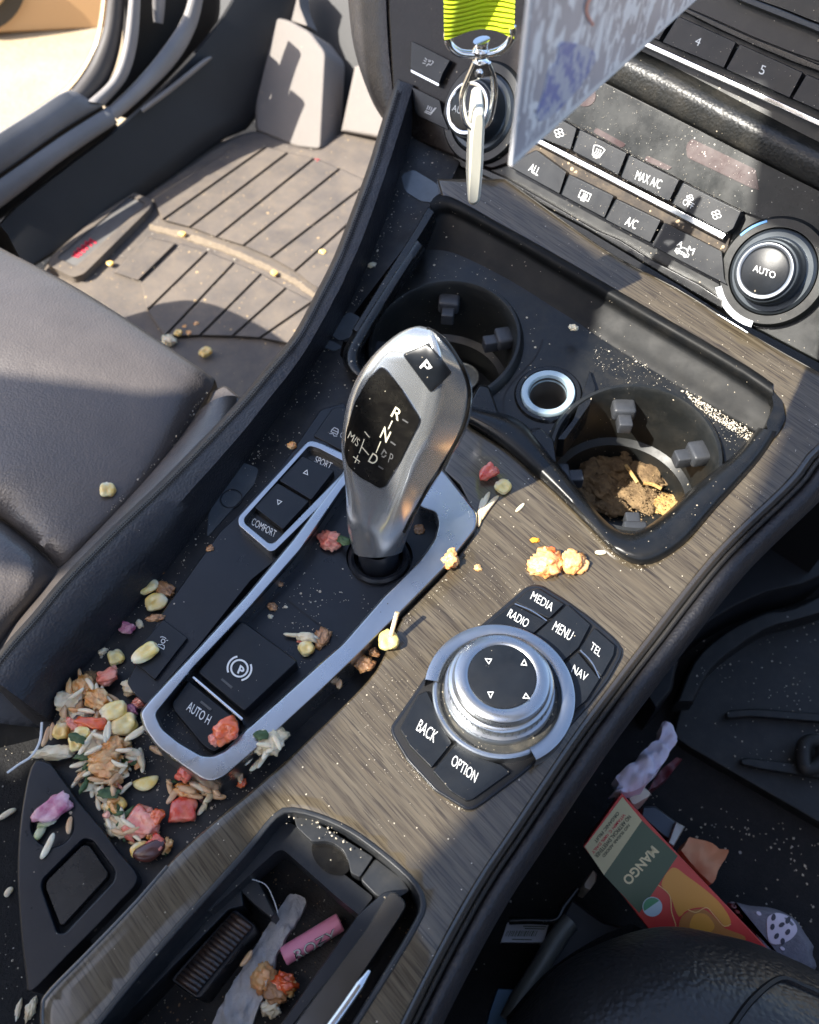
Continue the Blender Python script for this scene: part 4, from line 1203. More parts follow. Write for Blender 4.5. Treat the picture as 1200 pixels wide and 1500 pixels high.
# glossy panel around the left dial
slab('gloss_panel', rnd([(566, -120), (568, 20), (574, 130), (584, 182), (608, 206), (660, 228), (720, 250), (770, 232), (800, 100), (820, -120)], 8), D, -.001, -.01, M['piano'], db, bev=(5, .003))
# leather knee side of the dash
eg = [(556, -140), (560, -40), (564, 60), (570, 130), (578, 188)]
def dr(P, dz): return [D.hit(u, v, dz) for u, v in P]
loft('knee_pad', [dr(off(eg, 8, 0), -.006), dr(off(eg, 3, 0), -.001), dr([(u-14+8*(v > 150), v) for u, v in eg], -.003), dr([(500, -140), (512, -20), (522, 70), (546, 145), (572, 188)], -.020), dr([(496, -140), (508, -20), (519, 70), (544, 146), (572, 190)], -.06)], M['leather'], db, 40, 24, 60)
# lower trim bar under the buttons
lowr = B([(345, 415), (420, 448), (545, 520), (640, 575), (700, 600), (780, 650), (900, 712), (960, 752)])
lowb = B([(960, 780), (850, 716), (700, 626), (620, 578), (470, 498), (345, 438)])
slab('lower_bar', lowr+lowb, D, .003, -.01, M['cup'], db, bev=(3, .003))
def dbtn(P, top=.0045, r=3, name='climate_button', m=None):
    return slab(name, rnd(B(P), r), D, top, -.004, m or M['button'], db, bev=(2.2, .0014))
slab('gap_strip', B([(440, 390), (505, 330), (980, 580), (965, 640), (560, 435)]), D, -.0015, -.004, mat('crumby gap', (.03, .022, .016), .7, specks=(300, .6, 1.0, (.45, .33, .2), .25)), db)
b_fan = dbtn([(440, 318), (500, 290), (548, 298), (592, 322), (576, 377), (505, 348)])
b_def = dbtn([(599, 324), (718, 384), (696, 441), (580, 380)])
b_max = dbtn([(723, 388), (850, 452), (824, 507), (701, 446)])
b_off = dbtn([(858, 457), (1006, 531), (985, 576), (965, 588), (830, 512)])
b_all = dbtn([(440, 400), (490, 376), (566, 432), (548, 488), (420, 418)])
b_rear = dbtn([(572, 436), (686, 492), (661, 549), (551, 490)])
b_ac = dbtn([(690, 498), (804, 553), (776, 611), (661, 552)])
b_rec = dbtn([(811, 558), (956, 631), (962, 700), (970, 716), (779, 617)])
slab('chrome_strip', B([(440, 318), (495, 345), (968, 587), (958, 604), (492, 361), (440, 335)]), D, .0035, -.003, M['chrome'], db, bev=(2, .0015))
slab('screen', B([(560, 180), (650, 205), (850, 305), (1055, 408), (1300, 530), (1300, 650), (1130, 575), (1010, 530), (850, 448), (600, 318), (540, 290)]), D, .0, -.004, M['display'], db)
for q in ([(880, 348), (1040, 425), (1050, 478), (1030, 472), (868, 395), (866, 365)], [(640, 320), (716, 362), (704, 372), (632, 332)], [(768, 390), (832, 420), (818, 428), (760, 402)]):
    slab('red_window', rnd(B(q), 4), D, .0004, -.003, M['redwin'], db)
slab('red_window', arc(B([(612, 240)])[0], 16, 0, 360, 24)[:-1], D, .0004, -.003, M['redwin'], db)
# padded leather band
bt = B([(480, 10), (600, 68), (700, 118), (830, 180), (1030, 285), (1200, 372), (1420, 480)])
bb_ = B([(450, 110), (560, 160), (655, 204), (850, 302), (1045, 402), (1200, 480), (1420, 590)])
loft('leather_band', [dr(off(bt, 2, -8), -.004), dr(bt, .0), dr(mixp(bt, bb_, .12), .0035), dr(mixp(bt, bb_, .35), .0052), dr(mixp(bt, bb_, .65), .0038), dr(mixp(bt, bb_, .9), .0012), dr(bb_, -.003)], M['pad'], db, 80, 26, 60)
slab('chrome_strip', B([(480, -42), (760, 100), (1000, 208), (1200, 300), (1400, 395), (1394, 412), (1194, 316), (992, 222), (752, 114), (474, -28)]), D, .0045, -.003, M['chrome'], db, bev=(2, .0018))
b4 = dbtn([(846, 40), (992, 106), (961, 171), (806, 106)], .004, 2, 'preset_button')
b5 = dbtn([(1001, 110), (1160, 182), (1126, 246), (966, 174)], .004, 2, 'preset_button')
dbtn([(700, -22), (837, 36), (798, 102), (668, 40)], .004, 2, 'preset_button')
dbtn([(1169, 186), (1320, 252), (1290, 318), (1132, 248)], .004, 2, 'preset_button')
slab('slot_trim', Z(T6, [(-200, -30), (20, 60), (300, 185), (620, 330), (1000, 480), (1400, 650), (1400, 700), (1000, 560), (620, 400), (300, 250), (20, 110), (-200, 20)]), D, .002, -.004, M['cup'], db, bev=(2, .002))
slab('slot', Z(T6, [(-200, -160), (100, -10), (500, 110), (900, 250), (1400, 450), (1400, 600), (1000, 470), (620, 320), (300, 175), (-200, -40)]), D, -.002, -.004, mat('dark slot', (.008, .008, .009), .4, specks=(300, .3, .5, DUST, .04)), db)
m_gt = mat('grey dash top', (.030, .033, .037), .5, var=(20, .3), bump=('n', 1200, .15, .0004))
slab('upper_trim', Z(T6, [(300, -120), (480, 0), (780, 120), (1100, 245), (1400, 370), (1400, 290), (1100, 180), (900, 95), (620, -10), (500, -120)]), D, .004, -.004, m_gt, db, bev=(2, .002))
slab('upper_screen', Z(T6, [(640, -200), (640, -12), (900, 80), (1150, 180), (1500, 310), (1500, -200)]), D, .002, -.004, M['dash'], db)
def dt(s_, p0, p1, pt, par, top=.0048, m=M['white'], b=.0): text(s_, *B([p0, p1, pt]), D, top, m, par, b)
dt('ALL', (469, 428), (493, 442), (478, 409), b_all); dt('MAX A/C', (737, 450), (800, 475), (744, 428), b_max)
dt('A/C', (711, 564), (738, 576), (720, 543), b_ac); dt('OFF', (856, 512), (881, 526), (862, 498), b_off)
dt('4', (886, 111), (898, 116), (894, 92), b4, .0043); dt('5', (1048, 184), (1060, 189), (1056, 162), b5, .0043)
dt('A', (842, 616), (853, 622), (850, 603), b_rec); dt('M', (868, 632), (883, 640), (874, 617), b_rec)
def sym(par, c, deg, s_, lines, wd=1.1, m=M['white'], top=.0048): ribbon('symbol', [loc(c, deg, s_, q) for q in lines], wd, D, top, m, par)
fanl = [arc((.0, -.62), .5, 90, 380, 12, .8), arc((.62, 0), .5, 180, 470, 12, .8), arc((0, .62), .5, -90, 200, 12, .8), arc((-.62, 0), .5, 0, 290, 12, .8)]
sym(b_fan, B([(547, 334)])[0], 25, 6.5, fanl)
sym(b_off, B([(876, 497)])[0], 25, 4.8, fanl, .9)
sym(b_off, B([(942, 539)])[0], 25, 6.5, fanl)
wsh = [[(-1.2, -.9), (-.6, -1.15), (.6, -1.15), (1.2, -.9), (.75, 1), (.3, .85), (-.3, .85), (-.75, 1), (-1.2, -.9)], [(-.45, -.6), (-.3, 0), (-.45, .5), (-.35, 1.4)], [(0, -.6), (.15, 0), (0, .5), (0, 1.4)], [(.45, -.6), (.6, 0), (.45, .5), (.35, 1.4)]]
sym(b_def, B([(644, 381)])[0], 24, 7.2, wsh, 1.2)
sym(b_rear, B([(611, 492)])[0], 24, 6.0, [[(-1.3, -1), (1.3, -1), (1.3, .8), (-1.3, .8), (-1.3, -1)]] + wsh[1:], 1.2)
sym(b_rec, B([(857, 632)])[0], 26, 7.5, [[(-1.4, .5), (-1.3, -.1), (-.8, -.2), (-.3, -.8), (.6, -.8), (1, -.2), (1.4, 0), (1.4, .5), (-1.4, .5)], arc((-.8, .5), .3, 0, 360, 10), arc((.8, .5), .3, 0, 360, 10), [(-.7, .1), (.5, .1)]], 1.1)
# seat buttons by the left dial
def Q4(P): return Z(R4, P)
bs1 = slab('seat_button', rnd(Q4([(205, 288), (482, 428), (430, 520), (405, 590), (197, 485)]), 2), D, .0035, -.003, M['button'], db, bev=(2, .0012))
bs2 = slab('seat_button', rnd(Q4([(205, 612), (408, 712), (425, 800), (475, 925), (235, 812)]), [2, 2, 2, 4, 10]), D, .0035, -.003, M['button'], db, bev=(2, .0012))
slab('chrome_strip', Q4([(200, 486), (408, 592), (400, 616), (202, 514)]), D, .003, -.003, M['chrome'], db, bev=(1.2, .001))
sym(bs1, Q4([(322, 445)])[0], 24, 5.6, [[(-1.2, -.9), (-.4, -.6)], [(-1.2, -.2), (-.4, -.1)], [(-1.2, .6), (-.4, .4)], [(.0, .9), (.3, .2), (1, .2), (1.3, -.8), (.8, -1)], [(0, -.9), (.2, -.3)], [(.4, -1), (.5, -.4)]], 1.3, M['grey'], .0038)
sym(bs2, Q4([(338, 778)])[0], 24, 6.0, [[(-1, 1), (.6, 1), (1.2, -1.1)], [(-.9, .6), (.5, .6), (1, -1)], [(-.8, .2), (-.7, -.3), (-.8, -.8)], [(-.3, .2), (-.2, -.3), (-.3, -.8)], [(.2, .2), (.3, -.3), (.2, -.8)]], 1.3, M['grey'], .0038)
# dials
def dial(px, s_, label, tp, lab):
    h = .019*s_
    c = D.hit(px[0], px[1], h)
    b0 = c-D.n*h
    dl = lathe('dial', [(.0232*s_, -.004), (.0232*s_, .0015), (.0215*s_, .003), (.0190*s_, .003), (.0182*s_, .0036), (.0178*s_, .010), (.0172*s_, .0148*s_), (.0165*s_, .0160*s_), (.0156*s_, .0163*s_)], b0, D.n, mat('dark silver dial', (.055, .065, .075), .3, metal=.6), db, 72)
    lathe('dial_ring', [(.0154*s_, .0155*s_), (.0152*s_, .0182*s_), (.0147*s_, .0190*s_), (.0138*s_, .0191*s_), (.0128*s_, .0186*s_), (.0124*s_, .0178*s_)], b0, D.n, M['chrome'] if not lab else mat('blue grey satin', (.26, .28, .31), .3, metal=.9), dl, 72)
    cp = lathe('dial_cap', [(.0126*s_, .0176*s_), (.0124*s_, .0182*s_), (.0116*s_, .0186*s_), (.0001, .0188*s_)], b0, D.n, M['button'], dl, 48)
    PLn = Plane(b0+D.n*.0189*s_, D.n)
    text('AUTO', *tp, PLn, .0001, M['white'], cp, 0)
    lathe('dial_well', [(.0305*s_, -.0035), (.0300*s_, .0005), (.0285*s_, .0022), (.0240*s_, .0022), (.0232*s_, -.001)], b0, D.n, M['dash'], dl, 72)
    return dl, b0
d1, b0 = dial((1120, 397), .94, 'AUTO', B([(1033, 680), (1088, 700), (1037, 664)]), True)
ex_ = DX
lathe('blue_mark', [(.0268, .0026), (.0256, .0026)], b0, D.n, M['blue'], d1, 16, radians(128), radians(160), ex_)
lathe('silver_arc', [(.0296, .0026), (.0262, .0026)], b0, D.n, M['satin'], d1, 30, radians(222), radians(282), ex_)
dial((684, 158), 1.0, 'AUTO', [Z(R4, [q])[0] for q in ((492, 782), (622, 838), (505, 738))], False)
# ================================================================== hanging things in front of the dash
HP = Plane((-.168, .295, .14), (sin(AZ), -cos(AZ), 0))          # upright plane facing the passenger seat
ln = thing('lanyard', 'neon yellow ribbed lanyard strap with a chrome swivel clip hanging before the dash', 'lanyard', HP.hit(703, 190))
ny = mat('neon yellow webbing', (.62, .78, .01), .75, sss=.1, sss_r=.002)
nn_, b_ = nodes_of(ny)
wv = nn_.nodes.new('ShaderNodeTexWave'); wv.bands_direction = 'Z'; wv.inputs['Scale'].default_value = 190; wv.inputs['Distortion'].default_value = 1.2
tc_ = nn_.nodes.new('ShaderNodeTexCoord'); nn_.links.new(tc_.outputs['Object'], wv.inputs['Vector'])
bp2 = nn_.nodes.new('ShaderNodeBump'); bp2.inputs['Strength'].default_value = .7; bp2.inputs['Distance'].default_value = .0012
nn_.links.new(wv.outputs['Fac'], bp2.inputs['Height']); nn_.links.new(bp2.outputs[0], b_.inputs['Normal'])
n = 30
rows = []
for k, t in enumerate([i/12 for i in range(13)]):
    r = []
    for j in range(n):
        s_ = j/(n-1)
        ub = 651+(753-651)*s_
        vb = 52 - 11*sin(pi*(s_*1.3-.25)) + 3*s_
        vt = -90
        u = ub + (1-t)*(-2+6*s_); v = vt+(vb-vt)*t
        r.append(HP.hit(u, v, .004*sin(s_*5+t*2)+.003*t*sin(pi*s_)))
    rows.append(r)
vs = [p for r in rows for p in r]+[p-HP.n*.0016 for r in rows for p in r]
m0 = len(rows)*n
fs = grid_faces(len(rows), n)+[tuple(m0+i for i in reversed(f)) for f in grid_faces(len(rows), n)]
for j in range(n-1):
    a = (len(rows)-1)*n+j; fs.append((a, a+1, m0+a+1, m0+a))
for i in range(len(rows)-1):
    for j in (0, n-1):
        a, b = i*n+j, (i+1)*n+j; fs.append((a, b, m0+b, m0+a))
mesh_ob('strap', vs, fs, ny, ln, 60)
def hp(P, dz=0): return [HP.hit(u, v, dz) for u, v in P]
tube('loop', hp(Z(R4, [(500, 170), (470, 215), (462, 270), (490, 330), (545, 372), (610, 385), (700, 385), (780, 378), (850, 350), (900, 300), (925, 240), (922, 190)]), .001), .0016, M['chrome'], ln, 10, n=60)
tube('swivel', hp(Z(R4, [(705, 285), (706, 300), (703, 330), (700, 360), (700, 400), (700, 440)]), .002), lambda t: .0034-.0008*abs(sin(t*7)), M['chrome'], ln, 14, n=30)
tube('clip_hook', hp(Z(R4, [(660, 450), (620, 540), (585, 620), (566, 700), (572, 790), (600, 870), (650, 905), (710, 900), (755, 850), (785, 740), (795, 640), (785, 540), (750, 450)]), .002), .0014, M['chrome'], ln, 10, n=70)
slab('clip_plate', rnd(Z(R4, [(665, 435), (745, 435), (790, 545), (740, 545), (690, 560), (600, 590), (625, 520)]), 3), HP, .0035, .0005, M['chrome'], ln, bev=(1.5, .0008))
lathe('rivet', [(.0018, 0), (.0018, .0006), (.0010, .0012), (.0001, .0012)], HP.hit(*Z(R4, [(688, 524)])[0], .0035), HP.n, M['chrome'], ln, 20)
fb = slab('key_fob', spx(Z(R4, [(650, 815), (685, 795), (718, 805), (728, 850), (722, 1000), (715, 1180), (700, 1350), (688, 1425), (660, 1450), (630, 1450), (608, 1425), (606, 1340), (615, 1150), (628, 960)]), 60, True), HP, .010, -.016, mat('cream plastic', (.62, .60, .50), .35, smudge=.1), None, bev=(3.5, .006))
tag(fb, 'cream white flat key fob seen edge on, hanging from the chrome lanyard clip', 'key fob'); centre(fb)
# blurred plastic card close to the lens
cp0 = CAM + ray(749, 245)*.235                    # its lowest corner; the card hangs upright, its lower edge level
cp2 = HZ(cp0.z).hit(1018, 2)
ce = (cp2-cp0); CW = max(.086, ce.length*1.12); ce.normalize()
cdir = ce.cross(ZA)
if cdir.dot(CAM-cp0) < 0: cdir = -cdir
cp_ = Plane(cp0, cdir)
CH = .058
mc = bpy.data.materials.new('printed card')
nn_, b_ = nodes_of(mc)
tc_ = nn_.nodes.new('ShaderNodeTexCoord')
def nz_(sc, stretch=(1, 1, 1), dist=0):
    mp = nn_.nodes.new('ShaderNodeMapping'); mp.inputs['Scale'].default_value = stretch; mp.inputs['Rotation'].default_value = (.3, .5, .4)
    nn_.links.new(tc_.outputs['Object'], mp.inputs['Vector'])
    t = nn_.nodes.new('ShaderNodeTexNoise'); t.inputs['Scale'].default_value = sc; t.inputs['Detail'].default_value = 3; t.inputs['Distortion'].default_value = dist
    nn_.links.new(mp.outputs[0], t.inputs['Vector']); return t.outputs['Fac']
def rmp_(src, a, b, ca, cb):
    r = nn_.nodes.new('ShaderNodeValToRGB'); r.color_ramp.elements[0].position = a; r.color_ramp.elements[1].position = b
    r.color_ramp.elements[0].color = (*ca, 1); r.color_ramp.elements[1].color = (*cb, 1); nn_.links.new(src, r.inputs[0]); return r.outputs[0]
base_ = rmp_(nz_(60), .35, .65, (.34, .33, .38), (.44, .43, .48))
wh = rmp_(nz_(270, (1, 1, .4), 1.0), .53, .548, (0, 0, 0), (1, 1, 1))
x = nn_.nodes.new('ShaderNodeMix'); x.data_type = 'RGBA'
nn_.links.new(wh, x.inputs[0]); nn_.links.new(base_, x.inputs[6]); x.inputs[7].default_value = (.82, .82, .84, 1)
nn_.links.new(x.outputs[2], b_.inputs['Base Color']); b_.inputs['Roughness'].default_value = .35
def cpt(x, z): return topx(cp0+ce*x+ZA*z)
card_o = rnd([cpt(0, 0), cpt(CW, 0), cpt(CW, CH), cpt(0, CH)], 2)
cdx = slab('hanging_card', card_o, cp_, 0, -.0012, mat('white card edge', (.75, .75, .76), .4), None, bev=(.8, .0003))
ci = slab('printed_face', [cpt(.0015, .0018), cpt(CW-.0015, .0018), cpt(CW-.0015, CH-.0015), cpt(.0015, CH-.0015)], cp_, .0002, -.0004, mc, cdx)
slab('blue_patch', spx(Z(R5, [(420, 215), (560, 240), (590, 300), (540, 400), (440, 520), (340, 605), (295, 590), (330, 470), (360, 350), (400, 310)]), 40, True), cp_, .0004, -.0003, mat('blue card print', (.17, .21, .46), .4, var=(260, .06), var_col=(.50, .52, .60)), ci)
ribbon('red_arc', [spx(Z(R5, [(575, -20), (552, 20), (550, 70), (575, 115), (580, 130)]), 16)], 3.4, cp_, .0006, mat('salmon print', (.72, .25, .18), .5), ci)
tag(cdx, 'blurred printed plastic card with white edge and blue patch hanging close in front', 'card')

# ================================================================== passenger footwell
PFZ = -.30
pf = mesh_ob('carpet', [HZ(PFZ).hit(u, v) for u, v in ((560, 1700), (700, 1250), (1000, 760), (1500, 700), (1700, 1700))], [(0, 1, 2, 3, 4)], M['carpet'])
tag(pf, kind='structure')
PM = HZ(-.285)
m_pm = mat('black moulded rubber', (.012, .013, .014), .5, spec=.35, bump=('n', 700, .3, .0008), specks=(150, .28, .8, (.45, .42, .36), .03), smudge=.12)
pm = thing('floor_mat', 'black moulded rubber passenger mat with grooves and a round retainer, specked with crumbs', 'floor mat', PM.hit(1120, 1050))
slab('mat_base', spx([(1500, 760), (1200, 872), (1120, 898), (1060, 930), (1020, 970), (996, 1030), (984, 1075)], 30)+[(992, 1086), (1010, 1098), (1200, 1208), (1500, 1380)], PM, 0, -.02, m_pm, pm, bev=(6, .008))
slab('raised_wall', spx([(1500, 690), (1200, 872), (1120, 896), (1058, 928), (1016, 968), (990, 1030)], 30)+spx([(1016, 1030), (1040, 985), (1080, 950), (1130, 920), (1200, 900), (1500, 800)], 30), PM, .022, -.005, m_pm, pm, bev=(5, .008))
for q in ([(1500, 1070), (1200, 1058), (1100, 1050), (1066, 1053), (1062, 1045), (1070, 1040), (1110, 1038), (1200, 1045), (1500, 1055)], [(1500, 1160), (1200, 1140), (1120, 1128), (1086, 1120), (1084, 1112), (1096, 1110), (1150, 1116), (1200, 1122), (1500, 1145)]):
    slab('groove_rib', rnd(q, 4), PM, .007, -.002, m_pm, pm, bev=(4, .005))
tube('retainer_ring', [PM.hit(u, v, .010) for u, v in Z(T7, [(1130, 170), (1175, 150), (1215, 170), (1215, 240), (1170, 285), (1130, 285), (1120, 230)])], .0055, m_pm, pm, 12, closed=True, n=50)
bt2 = slab('footwell_panel', spx([(1560, 520), (1300, 760), (1200, 846), (1120, 870), (1050, 905), (1000, 950), (985, 1010)], 30)+[(960, 1040), (935, 1000), (1080, 830), (1240, 660), (1400, 520)], HZ(-.25), 0, -.06, M['sidecarpet'], None, bev=(5, .006))
tag(bt2, 'dark moulded trim panel beside the tunnel ahead of the passenger mat', 'trim panel'); centre(bt2)

# juice carton standing on its side between seat and console
CTP = Plane(HZ(-.20).hit(940, 1270), -ray(905, 1225)+Vector((.04, -.02, 0)))
ct = thing('juice_carton', 'red and green mango carton tipped between passenger seat and console', 'carton', CTP.hit(960, 1290, -.05))
crd = mat('red carton', (.52, .022, .02), .4)
co = Z(T7, [(235, 405), (512, 705), (940, 1155), (1010, 1260), (820, 1300), (520, 1250), (360, 1060), (48, 665)])
cx = slab('box', co, CTP, 0, -.075, crd, ct, bev=(1.5, .001))
slab('cream_panel', Z(T7, [(240, 425), (335, 540), (150, 806), (56, 668)]), CTP, .0003, -.001, mat('cream carton print', (.52, .49, .28), .4), cx)
slab('green_panel', Z(T7, [(335, 540), (510, 712), (322, 992), (150, 806)]), CTP, .0003, -.001, mat('green carton print', (.008, .065, .032), .4), cx)
mg = mat('mango print', (.62, .28, .03), .4)
slab('mango_picture', spx(Z(T7, [(485, 770), (560, 815), (660, 890), (730, 960), (770, 1035), (745, 1060), (700, 1010), (650, 965), (560, 975), (520, 1010), (500, 980), (470, 900), (430, 850)]), 50, True), CTP, .0004, -.001, mg, cx)
slab('mango_picture', spx(Z(T7, [(560, 985), (640, 975), (700, 1025), (740, 1065), (840, 1110), (800, 1160), (650, 1140), (530, 1090), (520, 1030)]), 40, True), CTP, .00045, -.001, mat('brown mango shade', (.42, .16, .03), .4), cx)
slab('mango_picture', spx(Z(T7, [(590, 1000), (650, 1000), (690, 1060), (640, 1095), (570, 1070)]), 24, True), CTP, .0007, -.001, mg, cx)
ribbon('outline', [spx(Z(T7, [(415, 855), (470, 905), (480, 985), (500, 1050), (495, 1085)]), 20), spx(Z(T7, [(560, 975), (600, 988), (650, 965), (690, 1005), (735, 1055), (770, 1045)]), 24)], 1.2, CTP, .0008, mat('yellow outline', (.75, .55, .20), .4), cx)
sl_ = slab('seal', arc(Z(T7, [(386, 961)])[0], 14.5, 0, 360, 36)[:-1], CTP, .0009, -.001, mat('pale seal', (.42, .58, .66), .4), cx)
cS = Z(T7, [(386, 961)])[0]
slab('seal_half', arc(cS, 13.2, 152, 318, 20), CTP, .0011, -.001, mat('green seal print', (.03, .25, .12), .4), sl_)
text('MANGO', *Z(T7, [(385, 662), (238, 828), (419, 692)]), CTP, .0007, mat('cream letters', (.72, .66, .40), .5), cx, .03)
kk = mat('small dark print', (.06, .08, .05), .6)
def ctx(s_, a, b, c_, m): text(s_, *Z(T7, [a, b, c_]), CTP, .0007, m, cx, .02)
ctx('NO SUGAR ADDED', (268, 556), (140, 712), (277, 566), kk)
ctx('NO ARTIFICIAL SWEETENER', (270, 512), (102, 712), (284, 524), kk)
ctx('VITAMIN C 100% DAILY', (246, 505), (88, 695), (256, 514), M['redprint'])
ctx('ORGANIC FRUIT', (215, 495), (100, 640), (226, 506), kk)
for t in ():
    pass
# crumpled tissue, paper scrap, patterned cloth, seat rail, label, blue box
def crumple(name, P, surf, h, m, amp, sd, grid=7):
    rs = random.Random(sd)
    o = slab(name, P, surf, h*.4, -.01, m, None, grid=grid, smooth=28)
    for v in o.data.vertices:
        q = v.co*60
        e = noise.noise(q+Vector((sd*3.1, 0, 0)))+1.3*abs(noise.noise(q*1.9+Vector((0, sd, 0))))-.4*abs(noise.noise(q*4.7))
        v.co += surf.nrm(v.co)*(amp*e)+Vector((noise.noise(q*1.7), noise.noise(q*1.7+Vector((9, 9, 9))), 0))*amp*.2
    return o
ts = crumple('tissue', rnd(Z(T7, [(440, 68), (475, 80), (512, 120), (480, 190), (420, 280), (350, 380), (270, 405), (195, 410), (230, 360), (210, 325), (280, 265), (350, 200), (415, 150), (420, 90)]), 2), HZ(-.21), .02, mat('white tissue', (.62, .60, .74), .85, sss=.2, sss_r=.01), .010, 3, 6)
tag(ts, 'crumpled pale white tissue pressed against the tunnel above the carton', 'tissue'); centre(ts)
rd = crumple('red_wrapper', Z(T7, [(420, 300), (500, 230), (530, 240), (480, 310), (400, 380), (360, 400)]), HZ(-.27), .006, mat('maroon film', (.09, .012, .02), .5), .005, 5)
tag(rd, 'dark maroon wrapper scrap half hidden beneath the white tissue', 'wrapper'); centre(rd)
op = crumple('paper_scrap', rnd(Z(T7, [(515, 690), (575, 620), (640, 640), (740, 692), (720, 760), (672, 850), (560, 740)]), 3), HZ(-.245), .01, mat('tan paper', (.50, .24, .13), .8), .006, 8)
tag(op, 'crumpled tan orange paper scrap behind the carton', 'paper'); centre(op)
sk_ = slab('sock', spx(Z(T7, [(760, 940), (860, 955), (980, 970), (1080, 1020), (1130, 1090), (1175, 1160), (1165, 1190), (1185, 1260), (1100, 1330), (960, 1250), (840, 1050)]), 50, True), HZ(-.24), .02, -.03, mat('grey sock knit', (.12, .12, .15), .95, var=(180, .25), var_col=(.19, .19, .23), bump=('n', 600, .8, .002)), None, bev=(10, .016))
sp_ = mat('lavender sock print', (.52, .48, .58), .9)
KS2 = OnMesh(sk_)
pw = slab('print', spx(Z(T7, [(950, 1010), (1000, 995), (1060, 1020), (1090, 1075), (1060, 1120), (1000, 1145), (955, 1130), (945, 1060)]), 30, True), KS2, .0006, -.001, sp_, sk_, grid=8)
for q in ((975, 1015), (1015, 1050), (970, 1060), (1045, 1030), (1045, 1085), (990, 1105), (1020, 1130)):
    slab('spot', arc(Z(T7, [q])[0], 3.2, 0, 360, 9, 1.5, q[0] % 60)[:-1], KS2, .0010, -.001, mat('dark sock spot', (.05, .05, .07), .9), pw)
for q in ((785, 960), (815, 1010), (905, 995), (1020, 1165), (800, 985)):
    slab('spot', arc(Z(T7, [q])[0], 4.0, 0, 360, 9, .6, 30)[:-1], KS2, .0006, -.001, sp_, sk_)
tag(sk_, 'grey sock with pale spotted print lying on the carpet behind the seat edge', 'sock'); centre(sk_)
m_rail = mat('worn steel rail', (.28, .27, .25), .4, metal=.8, var=(60, .3), smudge=.2)
sr = thing('seat_rail', 'dark steel seat rail with pale end caps under the mango carton', 'seat rail', HZ(-.27).hit(960, 1220))
slab('rail', Z(T7, [(340, 470), (400, 470), (500, 545), (470, 640), (420, 600), (330, 520)]), HZ(-.24), 0, -.03, mat('blue black steel', (.05, .06, .075), .4, metal=.5), sr, bev=(3, .003))
slab('end_cap', rnd(Z(T7, [(268, 432), (345, 376), (378, 405), (370, 425), (300, 465), (285, 460)]), 2), HZ(-.215), 0, -.03, mat('pale rail cap', (.46, .43, .36), .5), sr, bev=(2, .003))
slab('rail_flange', Z(T7, [(500, 545), (545, 570), (490, 668), (462, 648)]), HZ(-.235), 0, -.02, m_rail, sr, bev=(2, .002))
slab('end_cap', rnd(Z(T7, [(95, 780), (115, 800), (110, 840), (80, 880), (55, 870), (52, 848)]), 2), HZ(-.23), 0, -.03, mat('grey rail cap', (.34, .33, .30), .5), sr, bev=(2, .003))
sb2 = slab('valance', Z(R1, [(330, 760), (440, 840), (560, 870), (420, 930), (270, 1010), (150, 1140), (110, 1170), (200, 1000)]), HZ(-.25), 0, -.05, mat('dark seat valance', (.025, .03, .036), .6, bump=('n', 900, .2, .0006)), None, bev=(4, .006))
tag(sb2, 'dark plastic valance of the passenger seat beneath the carton', 'seat trim'); centre(sb2)
tr2 = tube('metal_bar', [HZ(-.24).hit(u, v) for u, v in Z(R1, [(325, 840), (285, 890), (220, 1000), (150, 1110), (110, 1190)])], .006, mat('dull bar', (.16, .165, .15), .4, metal=.5, smudge=.2), None, 10)
tag(tr2, 'dull metal bar running down between the console side and the seat', 'bar'); centre(tr2)
tr3 = tube('cable', [HZ(-.24).hit(u, v) for u, v in Z(R1, [(350, 725), (300, 790), (270, 835), (180, 836), (110, 838)])], .0022, M['gloss'], None, 8)
tag(tr3, 'thin black cable bent above the barcode label beside the seat', 'cable'); centre(tr3)
lb2 = slab('barcode_label', rnd(Z(R1, [(105, 842), (250, 845), (232, 913), (82, 912)]), 1.5), HZ(-.25), 0, -.004, mat('white label', (.36, .37, .40), .6), None)
lrs = []
vs, fs = [], []
xx = 95
rsx = random.Random(4)
while xx < 205:
    w_ = rsx.choice((2, 3, 5))
    k = len(vs)
    for q in ((xx+9, 872), (xx+9+w_, 872), (xx+w_, 892), (xx, 892)): vs.append(HZ(-.25).hit(*Z(R1, [q])[0], .0003))
    fs.append((k, k+1, k+2, k+3)); xx += w_+rsx.choice((2, 3, 4))
mesh_ob('barcode', vs, fs, kk, lb2, 0)
ribbon('print_lines', [Z(R1, q) for q in ([(160, 856), (240, 858)], [(165, 864), (236, 866)], [(120, 902), (190, 904)])], 1.6, HZ(-.25), .0003, kk, lb2)
tag(lb2, 'small white barcode label low beside the console, near the passenger seat', 'label'); centre(lb2)
bx = slab('blue_pouch', rnd(Z(R1, [(70, 1075), (150, 1080), (130, 1150), (90, 1240), (20, 1260), (40, 1160)]), 3), HZ(-.26), 0, -.02, mat('blue plastic', (.07, .17, .30), .45), None, bev=(3, .004))
tag(bx, 'blue plastic pouch wedged low between console and passenger seat', 'pouch'); centre(bx)

